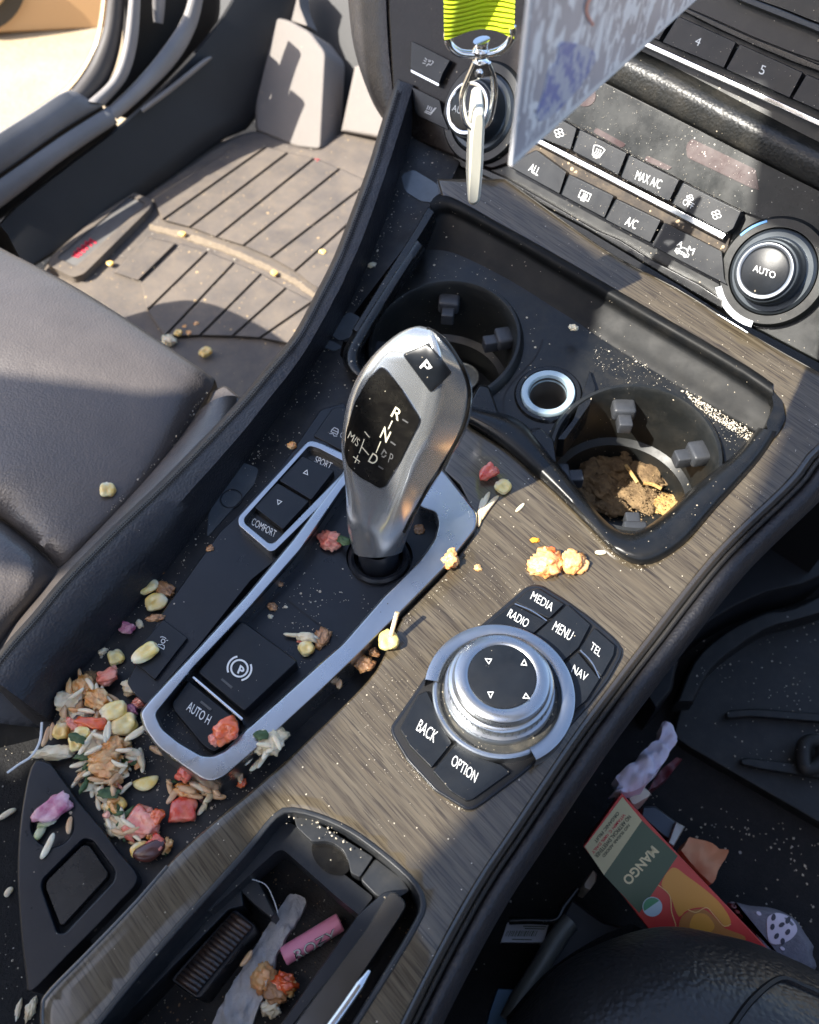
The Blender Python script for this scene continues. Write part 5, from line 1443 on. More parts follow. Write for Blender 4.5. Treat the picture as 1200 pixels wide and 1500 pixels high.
# ================================================================== things in the bin and the cup
BF = HZ(-.040)
lt_a, lt_b = BF.hit(*Z(T2, [(155, 1065)])[0]), BF.hit(*Z(T2, [(525, 840)])[0])
ax = (lt_b-lt_a)
pk = lathe('lip_balm', [(.0001, 0), (.0034, 0), (.0038, .0005), (.0038, ax.length-.0005), (.0034, ax.length), (.0001, ax.length)], lt_a, ax, mat('pink plastic', (.90, .34, .50), .35, sss=.1), None, 40)
PKS = OnMesh(pk)
text('ROZY', *Z(T2, [(240, 1092), (505, 945), (220, 1030)]), PKS, .00035, M['gloss'], pk, .018)
text('ROZY', *Z(T2, [(238, 1088), (503, 941), (219, 1030)]), PKS, .0005, M['white'], pk, .0)
tag(pk, 'pink lettered lip balm tube lying in the open rear bin', 'lip balm')
pl_ = mat('milky plastic film', (.75, .70, .68), .2, trans=.1, alpha=.66, var=(60, .3), bump=('n', 180, .9, .003))
wr = slab('plastic_wrapper', rnd(Z(T2, [(190, 670), (235, 665), (300, 690), (305, 730), (270, 800), (190, 930), (110, 1060), (100, 1130), (60, 1240), (-60, 1560), (-330, 1560), (-200, 1300), (0, 960), (100, 800)]), 3), HZ(-.0405), .002, -.002, pl_, None, grid=5, smooth=30)
for v in wr.data.vertices: v.co.z += .003*abs(noise.noise(v.co*120))+.0050*abs(noise.noise(Vector((v.co.x*420+v.co.y*200, v.co.y*90-v.co.x*60, 1))))+.0012*noise.noise(v.co*700)
tag(wr, 'crinkled milky plastic wrapper strip lying along the bin', 'wrapper'); centre(wr)
cf_ = S.hit(699, 526, -.0515)
cn = lathe('coin', [(.0001, 0), (.0120, 0), (.0122, .0004), (.0122, .0016), (.0114, .0018), (.0110, .0015), (.0001, .0015)], Vector((0, 0, 0)), (0, 0, 1), mat('dull nickel', (.32, .33, .30), .42, metal=.75, var=(260, .25), bump=('n', 500, .5, .0006)), None, 48)
zc = console_height(LC.x, LC.y)+PLZ-.0455
cl0 = HZ(zc+.0006).hit(699, 526)
cd0 = Vector((cl0.x-LC.x, cl0.y-LC.y, 0))
if cd0.length > LR*.82-.0128: cl0 = Vector((LC.x, LC.y, cl0.z))+cd0.normalized()*(LR*.82-.0128)
cn.location = cl0; cn.rotation_euler = (.03, -.02, 0)
tag(cn, 'dull grey coin lying at the bottom of the far cup well', 'coin')
hr = tube('hair', [HZ(-.02).hit(u, v) for u, v in Z(T2, [(-60, 560), (40, 600), (90, 690), (120, 780)])], .00018, M['white'], None, 5)
tag(hr, 'fine pale hair curving across the rear bin', 'hair')
hw = tube('white_string', [S.hit(u, v, -.006) for u, v in Z(T3, [(200, 60), (190, 150), (150, 220), (90, 260), (35, 300)])], .00055, M['white'], None, 6)
tag(hw, 'thin white string curling over the dark gap left of the food heap', 'string')
# ================================================================== spilled food
fm_ = {}
fm_['corn'] = mat('pale corn', (.98, .66, .16), .20, sss=.35, sss_r=.004, var=(110, .11), var_col=(.98, .83, .46), coat=.8, coat_r=.2, bump=('n', 300, .15, .0006))
fm_['corn2'] = mat('golden corn', (.86, .50, .09), .20, sss=.35, sss_r=.004, var=(120, .11), var_col=(.88, .64, .24), coat=.8, coat_r=.2, bump=('n', 300, .15, .0006))
fm_['tomato'] = mat('red tomato flesh', (.72, .06, .03), .18, sss=.4, sss_r=.004, var=(130, .11), var_col=(.78, .22, .14), coat=1, coat_r=.1, bump=('n', 350, .4, .0010))
fm_['skin'] = mat('orange red tomato skin', (.80, .10, .02), .15, sss=.3, sss_r=.003, var=(80, .11), var_col=(.82, .20, .06), coat=1, coat_r=.1)
fm_['pink'] = mat('pink tomato flesh', (.76, .17, .11), .2, sss=.4, sss_r=.004, var=(150, .11), var_col=(.82, .36, .26), coat=1, coat_r=.15, bump=('n', 350, .4, .001))
fm_['rice'] = mat('pale rice', (.82, .66, .44), .25, sss=.35, sss_r=.003, var=(160, .11), var_col=(.86, .77, .58), coat=.7, bump=('n', 500, .2, .0004))
fm_['ricebrown'] = mat('sauce stained rice', (.62, .36, .17), .3, sss=.3, sss_r=.003, var=(140, .11), var_col=(.72, .50, .30), coat=.6, bump=('n', 500, .2, .0004))
fm_['meat'] = mat('orange shredded chicken', (.80, .30, .05), .2, sss=.3, sss_r=.003, var=(130, .11), var_col=(.86, .58, .28), coat=1, coat_r=.2, bump=('n', 260, .8, .0016))
fm_['cream'] = mat('cream chicken', (.80, .50, .22), .28, sss=.3, sss_r=.003, var=(110, .11), var_col=(.82, .32, .10), coat=.8, bump=('n', 260, .7, .0014))
fm_['pale'] = mat('pale cheese shreds', (.82, .72, .52), .3, sss=.35, sss_r=.004, var=(110, .11), var_col=(.76, .58, .34), coat=.8, bump=('n', 300, .6, .0012))
fm_['brown'] = mat('brown crust', (.36, .16, .06), .3, var=(140, .11), var_col=(.52, .28, .12), coat=.7, bump=('n', 300, .7, .0012))
fm_['bean'] = mat('dark kidney bean', (.065, .022, .018), .25, coat=.4, var=(90, .11), bump=('n', 300, .2, .0006))
fm_['onion'] = mat('purple onion', (.45, .10, .21), .22, sss=.3, sss_r=.003, var=(95, .12), var_col=(.70, .46, .50), coat=.4, coat_r=.1)
fm_['onionw'] = mat('white onion flesh', (.60, .58, .42), .3, sss=.4, sss_r=.004, var=(60, .11), var_col=(.40, .48, .20))
fm_['herb'] = mat('dark green herb', (.030, .075, .022), .4, sss=.1, var=(150, .11), var_col=(.07, .13, .04), bump=('n', 400, .6, .001))
fm_['earth'] = mat('brown crumbled food', (.14, .088, .042), .8, var=(160, .11), var_col=(.25, .165, .08), bump=('n', 380, 1, .002))
fm_['earth2'] = mat('golden stalk and sunlit food', (.48, .28, .09), .75, var=(160, .11), var_col=(.55, .37, .15), bump=('n', 380, 1, .002))  # lighter copy of the brown food, sunlight put into its colour
for k_ in ('corn', 'corn2'):                     # kernels are paler towards the tip
    n_, b_ = nodes_of(fm_[k_])
    src = b_.inputs['Base Color'].links[0].from_socket
    at = n_.nodes.new('ShaderNodeAttribute'); at.attribute_name = 'tip'
    mx_ = n_.nodes.new('ShaderNodeMix'); mx_.data_type = 'RGBA'
    n_.links.new(at.outputs['Fac'], mx_.inputs[0]); n_.links.new(src, mx_.inputs[6]); mx_.inputs[7].default_value = (.92, .86, .66, 1)
    n_.links.new(mx_.outputs[2], b_.inputs['Base Color'])
SK = {'corn': 'corn', 'rice': 'rice'}
FS = [0]
def ico(sub=3):
    bm = bmesh.new(); bmesh.ops.create_icosphere(bm, subdivisions=sub, radius=1)
    v = [q.co.copy() for q in bm.verts]; bm.verts.index_update()
    f = [tuple(q.index for q in fc.verts) for fc in bm.faces]; bm.free()
    return v, f
ICO3, ICO2 = ico(4), ico(3)
def food(name, shape, px, L, W_, Hh, ang, m, label, cat, surf=S, dz=-.014, group=None, lift=0, tilt=0, seed=None, rough_=1.0):
    """one loose piece: L, W_, Hh in pixels of the photograph at that place, ang clockwise in the picture"""
    FS[0] += 1
    sd = seed if seed is not None else FS[0]*1.37
    p = surf.hit(px[0], px[1], dz+lift)
    s_ = (surf.hit(px[0]+5, px[1], dz)-surf.hit(px[0]-5, px[1], dz)).length/10
    nn = surf.nrm(p)
    a = radians(ang)
    e1 = RGT*cos(a)-FH*sin(a); e1 = (e1-nn*e1.dot(nn)).normalized()
    e2 = nn.cross(e1)
    if tilt:
        q = Matrix.Rotation(radians(tilt), 3, e1); e2 = q @ e2; n2 = q @ nn
    else: n2 = nn
    V0, F0 = (ICO2 if shape in ('rice', 'leafy') else ICO3)
    vs = []
    O = Vector((sd*7.1, sd*3.7, sd*1.9))
    for c in V0:
        x, y, z = c
        if shape == 'corn':
            t = (x+1)/2
            yy = y*(.40+.68*sin(min(1, t*1.15+.05)*pi*.60))
            k = (abs(x)**2.6+abs(yy)**2.6+abs(z)**2.4)**(-1/2.5)
            x, y, z = x*k*.95, yy*k*.95, z*k*.9
            z *= 1-.60*exp(-((x-.30)**2)*6-(y*y)*8)*(1 if z > 0 else 0)      # dimple
            z *= .72+.28*t
            x -= .18*(1-abs(y))*max(0, x-.4)
            q = 1+.16*noise.noise(c*1.3+O)+.06*noise.noise(c*3.5+O)
            x, y, z = x*q, y*q, z*q
        elif shape == 'chunk':                    # cut cube with torn faces
            mx = max(abs(x), abs(y), abs(z))
            k = .42/mx+.58
            x, y, z = x*k*.85, y*k*.85, z*k*.85
            q = 1+.42*noise.noise(c*1.1+O)+.20*noise.noise(c*2.7+O)*rough_-.14*abs(noise.noise(c*5.5+O))*rough_
            z += .30*x*noise.noise(O*3)
            x, y, z = x*q+.2*y*noise.noise(O), y*q*(1+.35*x*noise.noise(O*2)), z*q
        elif shape == 'rice':
            k = (abs(x)**3.2+abs(y)**2+abs(z)**2)**(-1/2.4); x, y, z = x*k*.96, y*k*.94, z*k*.94
            z2 = 1
            y = y*(1-.10*x*x)*(1+.12*noise.noise(Vector((x*2, 0, 0))+O))+.9*noise.noise(O)*(x*x-.4)*L/W_*.3
            z *= z2
        elif shape == 'mush':                     # shredded lump
            cs = Vector((c.x*1.6, c.y*5.5, c.z*5.5))           # fibres along the lump
            q = .92+.38*noise.noise(c*1.5+O)+.26*abs(noise.noise(c*3.0+O))+.30*noise.noise(cs+O)*rough_+.10*noise.noise(cs*2.3+O)
            x, y, z = x*q+.18*noise.noise(c*2.2+O*2), y*q, z*q
            z = max(z, -.55)
        elif shape == 'shell':                    # onion segment, dished
            z = z*.55-.5*(x*x*.5+y*y*.9)+.35
            q = 1+.08*noise.noise(c*1.5+O); x, y = x*q, y*q*(1-.25*x)
        elif shape == 'bean':
            y = y+.35*(x*x-.4); q = 1+.05*noise.noise(c*1.5+O); x, y, z = x*q, y*q, z*q
        elif shape == 'half':                     # half moon
            y = y*(.55 if y > 0 else 1.0)+(.35*(1-x*x) if y > 0 else 0)-.3
            z = z*.9+.06*noise.noise(c*2+O); y += .5*x*x-.2
            y *= .9
        elif shape == 'leafy':
            z = z*.35+.55*noise.noise(Vector((x*1.8, y*1.8, 0))+O)
            q = 1+.5*noise.noise(Vector((x*2, y*2, 3))+O); x, y = x*q, y*q
        vs.append(p + e1*(x*L*.5*s_) + e2*(y*W_*.5*s_) + n2*(z*Hh*.5*s_))
    low = min((v-p).dot(nn) for v in vs)
    vs = [v-nn*(low+.0002) for v in vs]
    o = mesh_ob(name, vs, F0, m, None, 180)
    if shape == 'corn':
        at = o.data.attributes.new('tip', 'FLOAT', 'POINT')
        for i, c in enumerate(V0):
            if i < len(at.data): at.data[i].value = max(0, min(1, (-.25-c.x)*1.3+.25*noise.noise(c*2.5+O)))
    tag(o, label, cat, group)
    return centre(o)
def z6(x, y): return Z(Z6, [(x, y)])[0]
def t1(x, y): return Z(T1, [(x, y)])[0]
def z5(x, y): return Z(Z5, [(x, y)])[0]
def t3(x, y): return Z(T3, [(x, y)])[0]
G_c, G_t = 'spilled corn kernels', 'spilled tomato pieces'
C_, C2 = fm_['corn'], fm_['corn2']
# --- corn
food('corn_kernel', 'corn', z6(525, 200), 32, 27, 15, 150, C_, 'pale corn kernel touching the leather side, upper of the two beside the camera button', 'corn', group=G_c, tilt=20)
food('corn_kernel', 'corn', z6(551, 251), 34, 29, 16, 160, C_, 'pale corn kernel below another one against the leather side, next to a brown crust', 'corn', group=G_c, lift=.001)
food('corn_kernel', 'corn', z6(516, 428), 46, 26, 16, -38, C_, 'long pale corn kernel lying across the camera button', 'corn', dz=-.002, group=G_c)
food('corn_kernel', 'corn', z6(412, 445), 27, 24, 14, 60, C_, 'broken corn kernel left of the camera button, above the pink tomato', 'corn', group=G_c, tilt=-15)
food('corn_kernel', 'corn', t1(478, 335), 40, 28, 20, -18, C_, 'plump pale corn kernel on the heap, beside the corner of the silver frame', 'corn', group=G_c, lift=.006)
food('corn_kernel', 'corn', t1(540, 415), 40, 33, 22, -28, C_, 'largest pale corn kernel on the heap, touching the silver frame corner', 'corn', group=G_c, lift=.004)
food('corn_kernel', 'corn', t1(255, 520), 30, 22, 18, 70, C_, 'pale corn kernel with a green herb on it in the middle of the heap', 'corn', group=G_c, lift=.006)
food('corn_kernel', 'corn', t1(290, 465), 26, 20, 14, 10, C_, 'whitish corn kernel below the red pepper strip on the heap', 'corn', group=G_c, lift=.008)
food('corn_kernel', 'corn2', t1(165, 455), 24, 27, 18, 80, C2, 'ochre corn kernel at the left side of the heap', 'corn', group=G_c, lift=.003) if 0 else food('corn_kernel', 'corn', t1(168, 455), 26, 24, 18, 80, C2, 'ochre corn kernel at the left side of the heap', 'corn', group=G_c, lift=.003)
food('corn_kernel', 'corn', t1(480, 885), 36, 29, 18, 25, C2, 'golden corn kernel below the herb sprig, above the white rice clump', 'corn', group=G_c, lift=.001)
food('corn_kernel', 'half', t1(657, 735), 38, 24, 10, -14, C_, 'half moon corn slice lying alone on the bare tray', 'corn', group=G_c)
food('corn_kernel', 'corn', t1(622, 1140), 22, 28, 16, 60, C2, 'golden corn kernel at the end of the tray next to the dark bean', 'corn', group=G_c, lift=.002)
food('corn_kernel', 'corn', z6(1079, 412), 26, 24, 16, 60, C_, 'pale corn kernel on the gear panel under the cheese shred', 'corn', dz=-.0068, group=G_c)
food('corn_kernel', 'corn', (737, 715), 26, 25, 14, 40, C_, 'round corn kernel with a green fleck by the cup holder rim', 'corn', dz=0, group=G_c)
ck = food('corn_kernel', 'corn', (569, 942), 34, 30, 22, 85, mat('yellow corn', (.76, .62, .16), .3, sss=.35, sss_r=.004, var=(110, .3), var_col=(.78, .68, .30)), 'bright yellow corn kernel with a thin stalk on the silver frame edge', 'corn', dz=.001, group=G_c)
st_ = tube('stalk', [S.hit(573, 930, .006), S.hit(577, 915, .010), S.hit(582, 897, .015)], .0011, fm_['pale'], None, 8)
st_.parent = ck; st_.matrix_parent_inverse = Matrix.Translation(ck.location).inverted()
SEATS = OnMesh(cush)
food('corn_kernel', 'corn', (158, 719), 27, 24, 12, 75, C_, 'single pale corn kernel lying on the driver seat leather', 'corn', surf=SEATS, dz=0, group=G_c)
food('corn_kernel', 'corn', (302, 519), 18, 20, 12, 40, C2, 'ochre corn kernel in the shade on the driver mat', 'corn', surf=MZ, dz=.003, group=G_c)
food('corn_kernel', 'corn', (262, 490), 13, 12, 9, 20, C2, 'small brownish corn kernel in a row of crumbs on the driver mat', 'corn', surf=MZ, dz=.003, group=G_c)
for px, lb in (((162, 388), 'tiny yellow kernel beside the badge of the driver mat'), ((268, 345), 'tiny yellow kernel at the left end of the sandy line on the mat'), ((402, 402), 'tiny yellow kernel right on the sandy line of the mat'), ((473, 371), 'tiny yellow kernel close to the console on the upper mat ribs')):
    food('corn_kernel', 'corn', px, 12, 9, 7, 30, C2, lb, 'corn', surf=MZ, dz=.003, group=G_c)
food('corn_kernel', 'mush', (248, 500), 22, 18, 10, 20, fm_['pale'], 'pale whitish lump on the mat next to the seat edge', 'crumb', surf=MZ, dz=.003)
for k, (px, w_) in enumerate((((277, 489), 9), ((288, 476), 8), ((271, 480), 7))):
    food('crumb', 'mush', px, w_, w_, 6, 0, fm_['meat'], ['brown crumb at the near end of the row on the driver mat', 'brown crumb at the far end of the row on the driver mat', 'brown crumb in the middle of the row on the driver mat'][k], 'crumb', surf=MZ, dz=.003)
# --- tomato, pepper, onion
food('tomato_piece', 'chunk', t1(440, 140), 30, 36, 20, 60, fm_['pink'], 'salmon pink tomato piece at the top of the heap against the panel', 'tomato', group=G_t, lift=.002)
food('tomato_piece', 'chunk', t1(345, 408), 50, 22, 16, 5, fm_['skin'], 'bright red pepper strip across the heap', 'pepper', group=G_t, lift=.007)
food('tomato_piece', 'chunk', t1(240, 415), 24, 16, 14, 30, fm_['pink'], 'small pink tomato bit left of the red pepper strip', 'tomato', group=G_t, lift=.006)
tp = food('tomato_piece', 'chunk', z6(798, 705), 44, 40, 24, -35, fm_['skin'], 'orange red tomato chunk on the AUTO H button and the silver frame', 'tomato', dz=.0035, group=G_t)
food('tomato_piece', 'chunk', z6(765, 735), 26, 22, 16, 60, fm_['pink'], 'pale pink flesh of the tomato chunk lying on the AUTO H button', 'tomato', dz=.002, group=G_t)
food('tomato_piece', 'chunk', t1(908, 680), 42, 28, 20, -62, fm_['tomato'], 'red tomato piece leaning on the lower corner of the silver frame', 'tomato', group=G_t, lift=.004)
food('tomato_piece', 'chunk', t1(878, 915), 46, 42, 16, -8, fm_['tomato'], 'flat four sided red tomato piece alone near the oak trim', 'tomato', group=G_t, rough_=.4)
food('tomato_piece', 'chunk', t1(655, 985), 54, 48, 26, 20, fm_['pink'], 'largest salmon tomato piece near the rear end of the tray', 'tomato', group=G_t, lift=.001)
food('tomato_piece', 'chunk', t1(728, 960), 22, 30, 20, 20, fm_['skin'], 'red skinned edge bit on the largest tomato piece', 'tomato', group=G_t, lift=.003)
food('tomato_piece', 'chunk', t1(730, 1110), 30, 28, 18, 35, fm_['tomato'], 'red tomato bit beside the dark bean at the end of the tray', 'tomato', group=G_t, lift=.002)
food('tomato_piece', 'mush', t1(575, 320), 18, 14, 12, 30, fm_['onion'], 'magenta onion bit tucked between kernel and silver frame', 'onion', lift=.004)
food('tomato_piece', 'mush', (484, 795), 36, 30, 20, 20, fm_['pink'], 'pink tomato lump with a herb, at the foot of the gear lever', 'tomato', dz=-.0068, group=G_t)
food('herb_leaf', 'leafy', (504, 793), 14, 20, 12, -60, fm_['herb'], 'green herb sticking to the pink lump by the gear lever', 'herb', dz=-.005, lift=.003)
food('tomato_piece', 'chunk', (715, 697), 24, 34, 18, 70, fm_['tomato'], 'dark red tomato bit against the front of the cup holder', 'tomato', dz=0, group=G_t, tilt=25)
food('onion_piece', 'chunk', z6(450, 343), 26, 20, 14, 20, fm_['onion'], 'small mauve onion cube in the tray near the camera button', 'onion')
on = food('onion_piece', 'chunk', t1(118, 905), 64, 34, 14, -38, fm_['onion'], 'purple onion wedge lying in the round recess of the blanking panel', 'onion', dz=-.0065)
food('onion_piece', 'mush', t1(75, 985), 26, 9, 8, -18, fm_['onionw'], 'pale green rim below the purple onion wedge', 'onion', dz=-.007)
food('onion_piece', 'rice', t1(40, 1040), 13, 28, 10, 20, fm_['onionw'], 'greenish white onion strip left in the round recess', 'onion', dz=-.0095)
food('rice_strip', 'rice', t1(85, 1120), 40, 11, 8, 105, fm_['rice'], 'long cream rice noodle strip across the blanking panel', 'rice', dz=-.007)
food('rice_grain', 'rice', t1(210, 998), 27, 9, 7, 85, fm_['ricebrown'], 'single tan rice grain right of the purple onion wedge', 'rice', dz=-.007)
# --- chicken lumps
G_m = 'lumps of shredded chicken'
for px, L, W_, H_, a, m_, lb, lf in (
    (t1(300, 190), 34, 30, 20, 60, 'meat', 'orange brown chicken shred at the top of the heap', .003),
    (t1(375, 270), 40, 28, 24, 40, 'meat', 'orange chicken lump in the upper middle of the heap', .005),
    (t1(215, 270), 36, 40, 22, 30, 'pale', 'pale tan rice clump at the upper left of the heap', .002),
    (t1(270, 360), 34, 20, 16, 10, 'pale', 'greyish pale lump above the red pepper strip', .003),
    (t1(355, 520), 40, 34, 24, 20, 'pale', 'cream clump in the centre of the heap', .005),
    (t1(475, 540), 34, 30, 22, -20, 'meat', 'rusty orange chicken lump near the silver frame corner', .006),
    (t1(410, 610), 40, 26, 20, -10, 'meat', 'deep orange chicken piece above the yellow pieces', .007),
    (t1(420, 660), 44, 32, 22, 10, 'cream', 'glossy yellow orange piece at the lower heap', .006),
    (t1(480, 700), 34, 34, 20, 60, 'cream', 'cream and orange lump at the right of the lower heap', .002),
    (t1(130, 570), 62, 20, 14, -8, 'pale', 'flat pale cheese shred reaching over the blanking panel', .004),
    (t1(590, 190), 26, 36, 18, 70, 'pale', 'pale chicken shred beside the camera button panel', .002),
    (t1(620, 280), 24, 16, 14, -30, 'pink', 'pinkish shred between heap and silver frame', .003),
    (t1(640, 90), 26, 18, 12, -40, 'pale', 'pale shred below the long kernel on the camera button', .002),
    (t1(350, 140), 26, 22, 16, 40, 'earth', 'dark olive scrap behind the salmon tomato', .001),
    (t1(500, 985), 42, 36, 22, 30, 'pale', 'white rice clump left of the largest tomato piece', .001),
    (t1(900, 800), 40, 22, 16, 10, 'meat', 'light orange chicken piece between two red tomato pieces', .001),
    (t1(1020, 790), 42, 16, 14, 25, 'cream', 'cream strip right of the red tomato near the frame corner', .001),
    (t1(770, 1120), 20, 26, 16, 60, 'meat', 'orange scrap at the rear end by the oak trim', .002)):
    food('food_scrap', 'mush', px, L, W_, H_, a, fm_[m_], lb, 'food scrap', group=G_m, lift=lf)
food('food_scrap', 'mush', z6(580, 205), 30, 22, 14, 30, fm_['brown'], 'brown crust behind the two kernels by the leather side', 'food scrap', group=G_m)
food('food_scrap', 'mush', z6(548, 302), 24, 11, 9, -5, fm_['brown'], 'thin brown crust at the upper corner of the camera button', 'food scrap', dz=-.004, group=G_m)
food('food_scrap', 'mush', (800, 828), 46, 44, 26, 20, fm_['cream'], 'larger cream and red chicken chunk on the oak trim above MEDIA', 'food scrap', dz=0, group=G_m)
food('food_scrap', 'mush', (840, 826), 34, 38, 24, -60, fm_['cream'], 'right hand cream chunk of the pair on the oak trim above MEDIA', 'food scrap', dz=0, group=G_m)
food('food_scrap', 'chunk', (806, 806), 16, 8, 10, 10, fm_['skin'], 'small red bit on top of the chunk on the oak trim', 'food scrap', dz=.0045, group=G_m)
food('food_scrap', 'mush', (660, 820), 24, 32, 18, 10, fm_['cream'], 'cream crumb on the right edge of the silver frame', 'food scrap', dz=.002, group=G_m)
food('food_scrap', 'chunk', (783, 792), 16, 9, 5, 10, mat('orange carrot', (.72, .33, .03), .4), 'small orange carrot chip on the oak trim', 'food scrap', dz=0, group=G_m)
food('food_scrap', 'mush', (700, 832), 11, 11, 6, 10, fm_['cream'], 'tiny cream crumb alone on the oak trim', 'food scrap', dz=0, group=G_m)
food('food_scrap', 'mush', (534, 973), 26, 26, 14, 10, fm_['brown'], 'brown crumb in the channel beside the silver frame', 'food scrap', dz=-.010, lift=.006, group=G_m)
food('food_scrap', 'mush', (548, 957), 16, 12, 10, 30, fm_['brown'], 'small brown crumb left of the bright yellow kernel', 'food scrap', dz=-.004, group=G_m)
food('food_scrap', 'rice', (497, 1003), 10, 16, 8, 0, fm_['ricebrown'], 'grey brown grain in the channel beside the silver frame', 'food scrap', dz=-.010, lift=.004, group=G_m)
food('food_scrap', 'mush', z6(1135, 372), 22, 34, 14, 20, fm_['brown'], 'curled brown shred on the gear panel next to a kernel', 'food scrap', dz=-.0068, group=G_m)
food('food_scrap', 'mush', z6(1080, 372), 36, 14, 12, 10, fm_['pale'], 'white shred on the gear panel over the kernel', 'food scrap', dz=-.005, group=G_m)
food('food_scrap', 'rice', z6(1035, 362), 34, 7, 6, 2, fm_['pale'], 'pale cheese strip pointing left on the gear panel', 'food scrap', dz=-.0055, group=G_m)
food('food_scrap', 'mush', z6(1058, 380), 12, 10, 8, 2, fm_['tomato'], 'red crumb under the white shred on the gear panel', 'food scrap', dz=-.0068, group=G_m)
for q, w_, lb in (((957, 262), 15, 'reddish crumb behind the parking brake switch'), ((985, 182), 10, 'tan crumb by the inner edge of the silver frame'), ((951, 296), 8, 'white crumb behind the parking brake switch'), ((1005, 262), 6, 'tiny grey crumb behind the parking brake switch')):
    food('food_scrap', 'mush', z6(*q), w_, w_*.8, w_*.5, 20, fm_['brown' if w_ > 9 else 'pale'], lb, 'food scrap', dz=-.0068, group=G_m)
food('food_scrap', 'mush', z5(725, 832), 16, 14, 9, 20, fm_['brown'], 'brown crumb on the gear panel right of the lever', 'food scrap', dz=-.0068, group=G_m)
food('food_scrap', 'mush', z5(250, 520), 13, 12, 8, 20, fm_['meat'], 'light brown crumb above the SPORT switch', 'food scrap', dz=-.004, group=G_m)
for px, a in (((709, 742), -70), ((716, 745), -55), ((704, 752), -80)):
    food('rice_strip', 'rice', px, 52, 9, 8, a, fm_['pale'], 'pale shred in the small bundle by the cup holder front', 'food scrap', dz=0, group='pale shreds by the cup holder')
food('rice_strip', 'rice', (762, 744), 20, 6, 4, -45, fm_['pale'], 'short white shred alone on the dark trim before the cup holder', 'food scrap', dz=0)
food('rice_grain', 'rice', (880, 810), 18, 8, 6, 3, fm_['rice'], 'single white rice grain on the oak below the cup holder corner', 'rice', dz=0)
# --- shredded bits nobody could count, mixed through the heap
def bits(name, label, areas, mats, seed, surf=S, dz=-.014):
    rb = random.Random(seed)
    V0, F0 = ico(2)
    vs, fs, mi = [], [], []
    for poly, n, r0, r1, lift in areas:
        u0, u1 = min(p[0] for p in poly), max(p[0] for p in poly); v0, v1 = min(p[1] for p in poly), max(p[1] for p in poly)
        k = 0
        while k < n:
            u, v = rb.uniform(u0, u1), rb.uniform(v0, v1)
            if not inside((u, v), poly): continue
            k += 1
            p = surf.hit(u, v, dz+rb.uniform(.0003, lift))
            r = r0*(r1/r0)**(rb.random()**1.5)
            a = rb.uniform(0, 6.28)
            e1 = Vector((cos(a), sin(a), rb.uniform(-.4, .4))).normalized(); e2 = ZA.cross(e1).normalized(); e3 = e1.cross(e2)
            l, w_, h_ = r*rb.uniform(1.0, 2.6), r*rb.uniform(.5, 1), r*rb.uniform(.4, .8)
            O = Vector((rb.random()*90, rb.random()*90, 0))
            b0 = len(vs)
            for c in V0:
                q = 1+.5*noise.noise(c*1.6+O)+.25*noise.noise(c*4+O)
                vs.append(p+e1*c.x*l*q+e2*(c.y*q+.5*c.x*c.x)*w_+e3*c.z*h_*q)
            m_ = rb.randrange(len(mats))
            for f in F0: fs.append(tuple(b0+i for i in f)); mi.append(m_)
    o = mesh_ob(name, vs, fs, mats, None, 180)
    for pl, m_ in zip(o.data.polygons, mi): pl.material_index = m_
    tag(o, label, 'food bits', kind='stuff')
    return o
HEAP = [t1(x, y) for x, y in ((170, 230), (260, 130), (360, 200), (430, 230), (530, 300), (560, 400), (600, 480), (540, 560), (640, 620), (520, 720), (480, 830), (560, 960), (600, 1080), (520, 1080), (420, 960), (340, 800), (250, 760), (280, 640), (180, 520), (160, 400))]
bits('food_bits', 'shredded moist scraps of chicken, rice and herbs mixed through the heap on the tray',
     [(HEAP, 130, .0009, .0026, .007), ([t1(x, y) for x, y in ((780, 740), (900, 640), (1000, 720), (1130, 830), (1000, 880), (830, 850))], 26, .0007, .0018, .004),
      ([t1(x, y) for x, y in ((560, 1080), (700, 1050), (790, 1110), (760, 1200), (600, 1180))], 16, .0008, .002, .004)],
     [fm_['meat'], fm_['pale'], fm_['cream'], fm_['rice'], fm_['ricebrown'], fm_['herb'], fm_['pink'], fm_['pale']], 21)
# --- beans and herbs
food('kidney_bean', 'bean', t1(690, 1150), 50, 28, 20, -25, fm_['bean'], 'dark brown kidney bean at the rear end of the tray', 'bean', lift=.002)
food('kidney_bean', 'bean', t1(268, 375), 22, 14, 12, -25, fm_['bean'], 'black bean half buried in the upper heap', 'bean', lift=.003)
food('kidney_bean', 'bean', t1(985, 835), 14, 16, 12, -25, fm_['bean'], 'dark bean bit between the red tomato pieces', 'bean')
for px, L, W_, a, lb, lf in ((t1(255, 490), 26, 13, 20, 'green herb leaf on the kernel in the middle of the heap', .012), (t1(310, 595), 36, 13, -5, 'dark green herb sprig at the centre of the heap', .007),
                        (t1(440, 810), 32, 16, 5, 'curly green herb above the golden kernel', .006), (t1(560, 610), 24, 18, 15, 'grey green leaf at the right of the heap', .003)):
    food('herb_leaf', 'leafy', px, L, W_, 10, a, fm_['herb'], lb, 'herb', lift=lf)
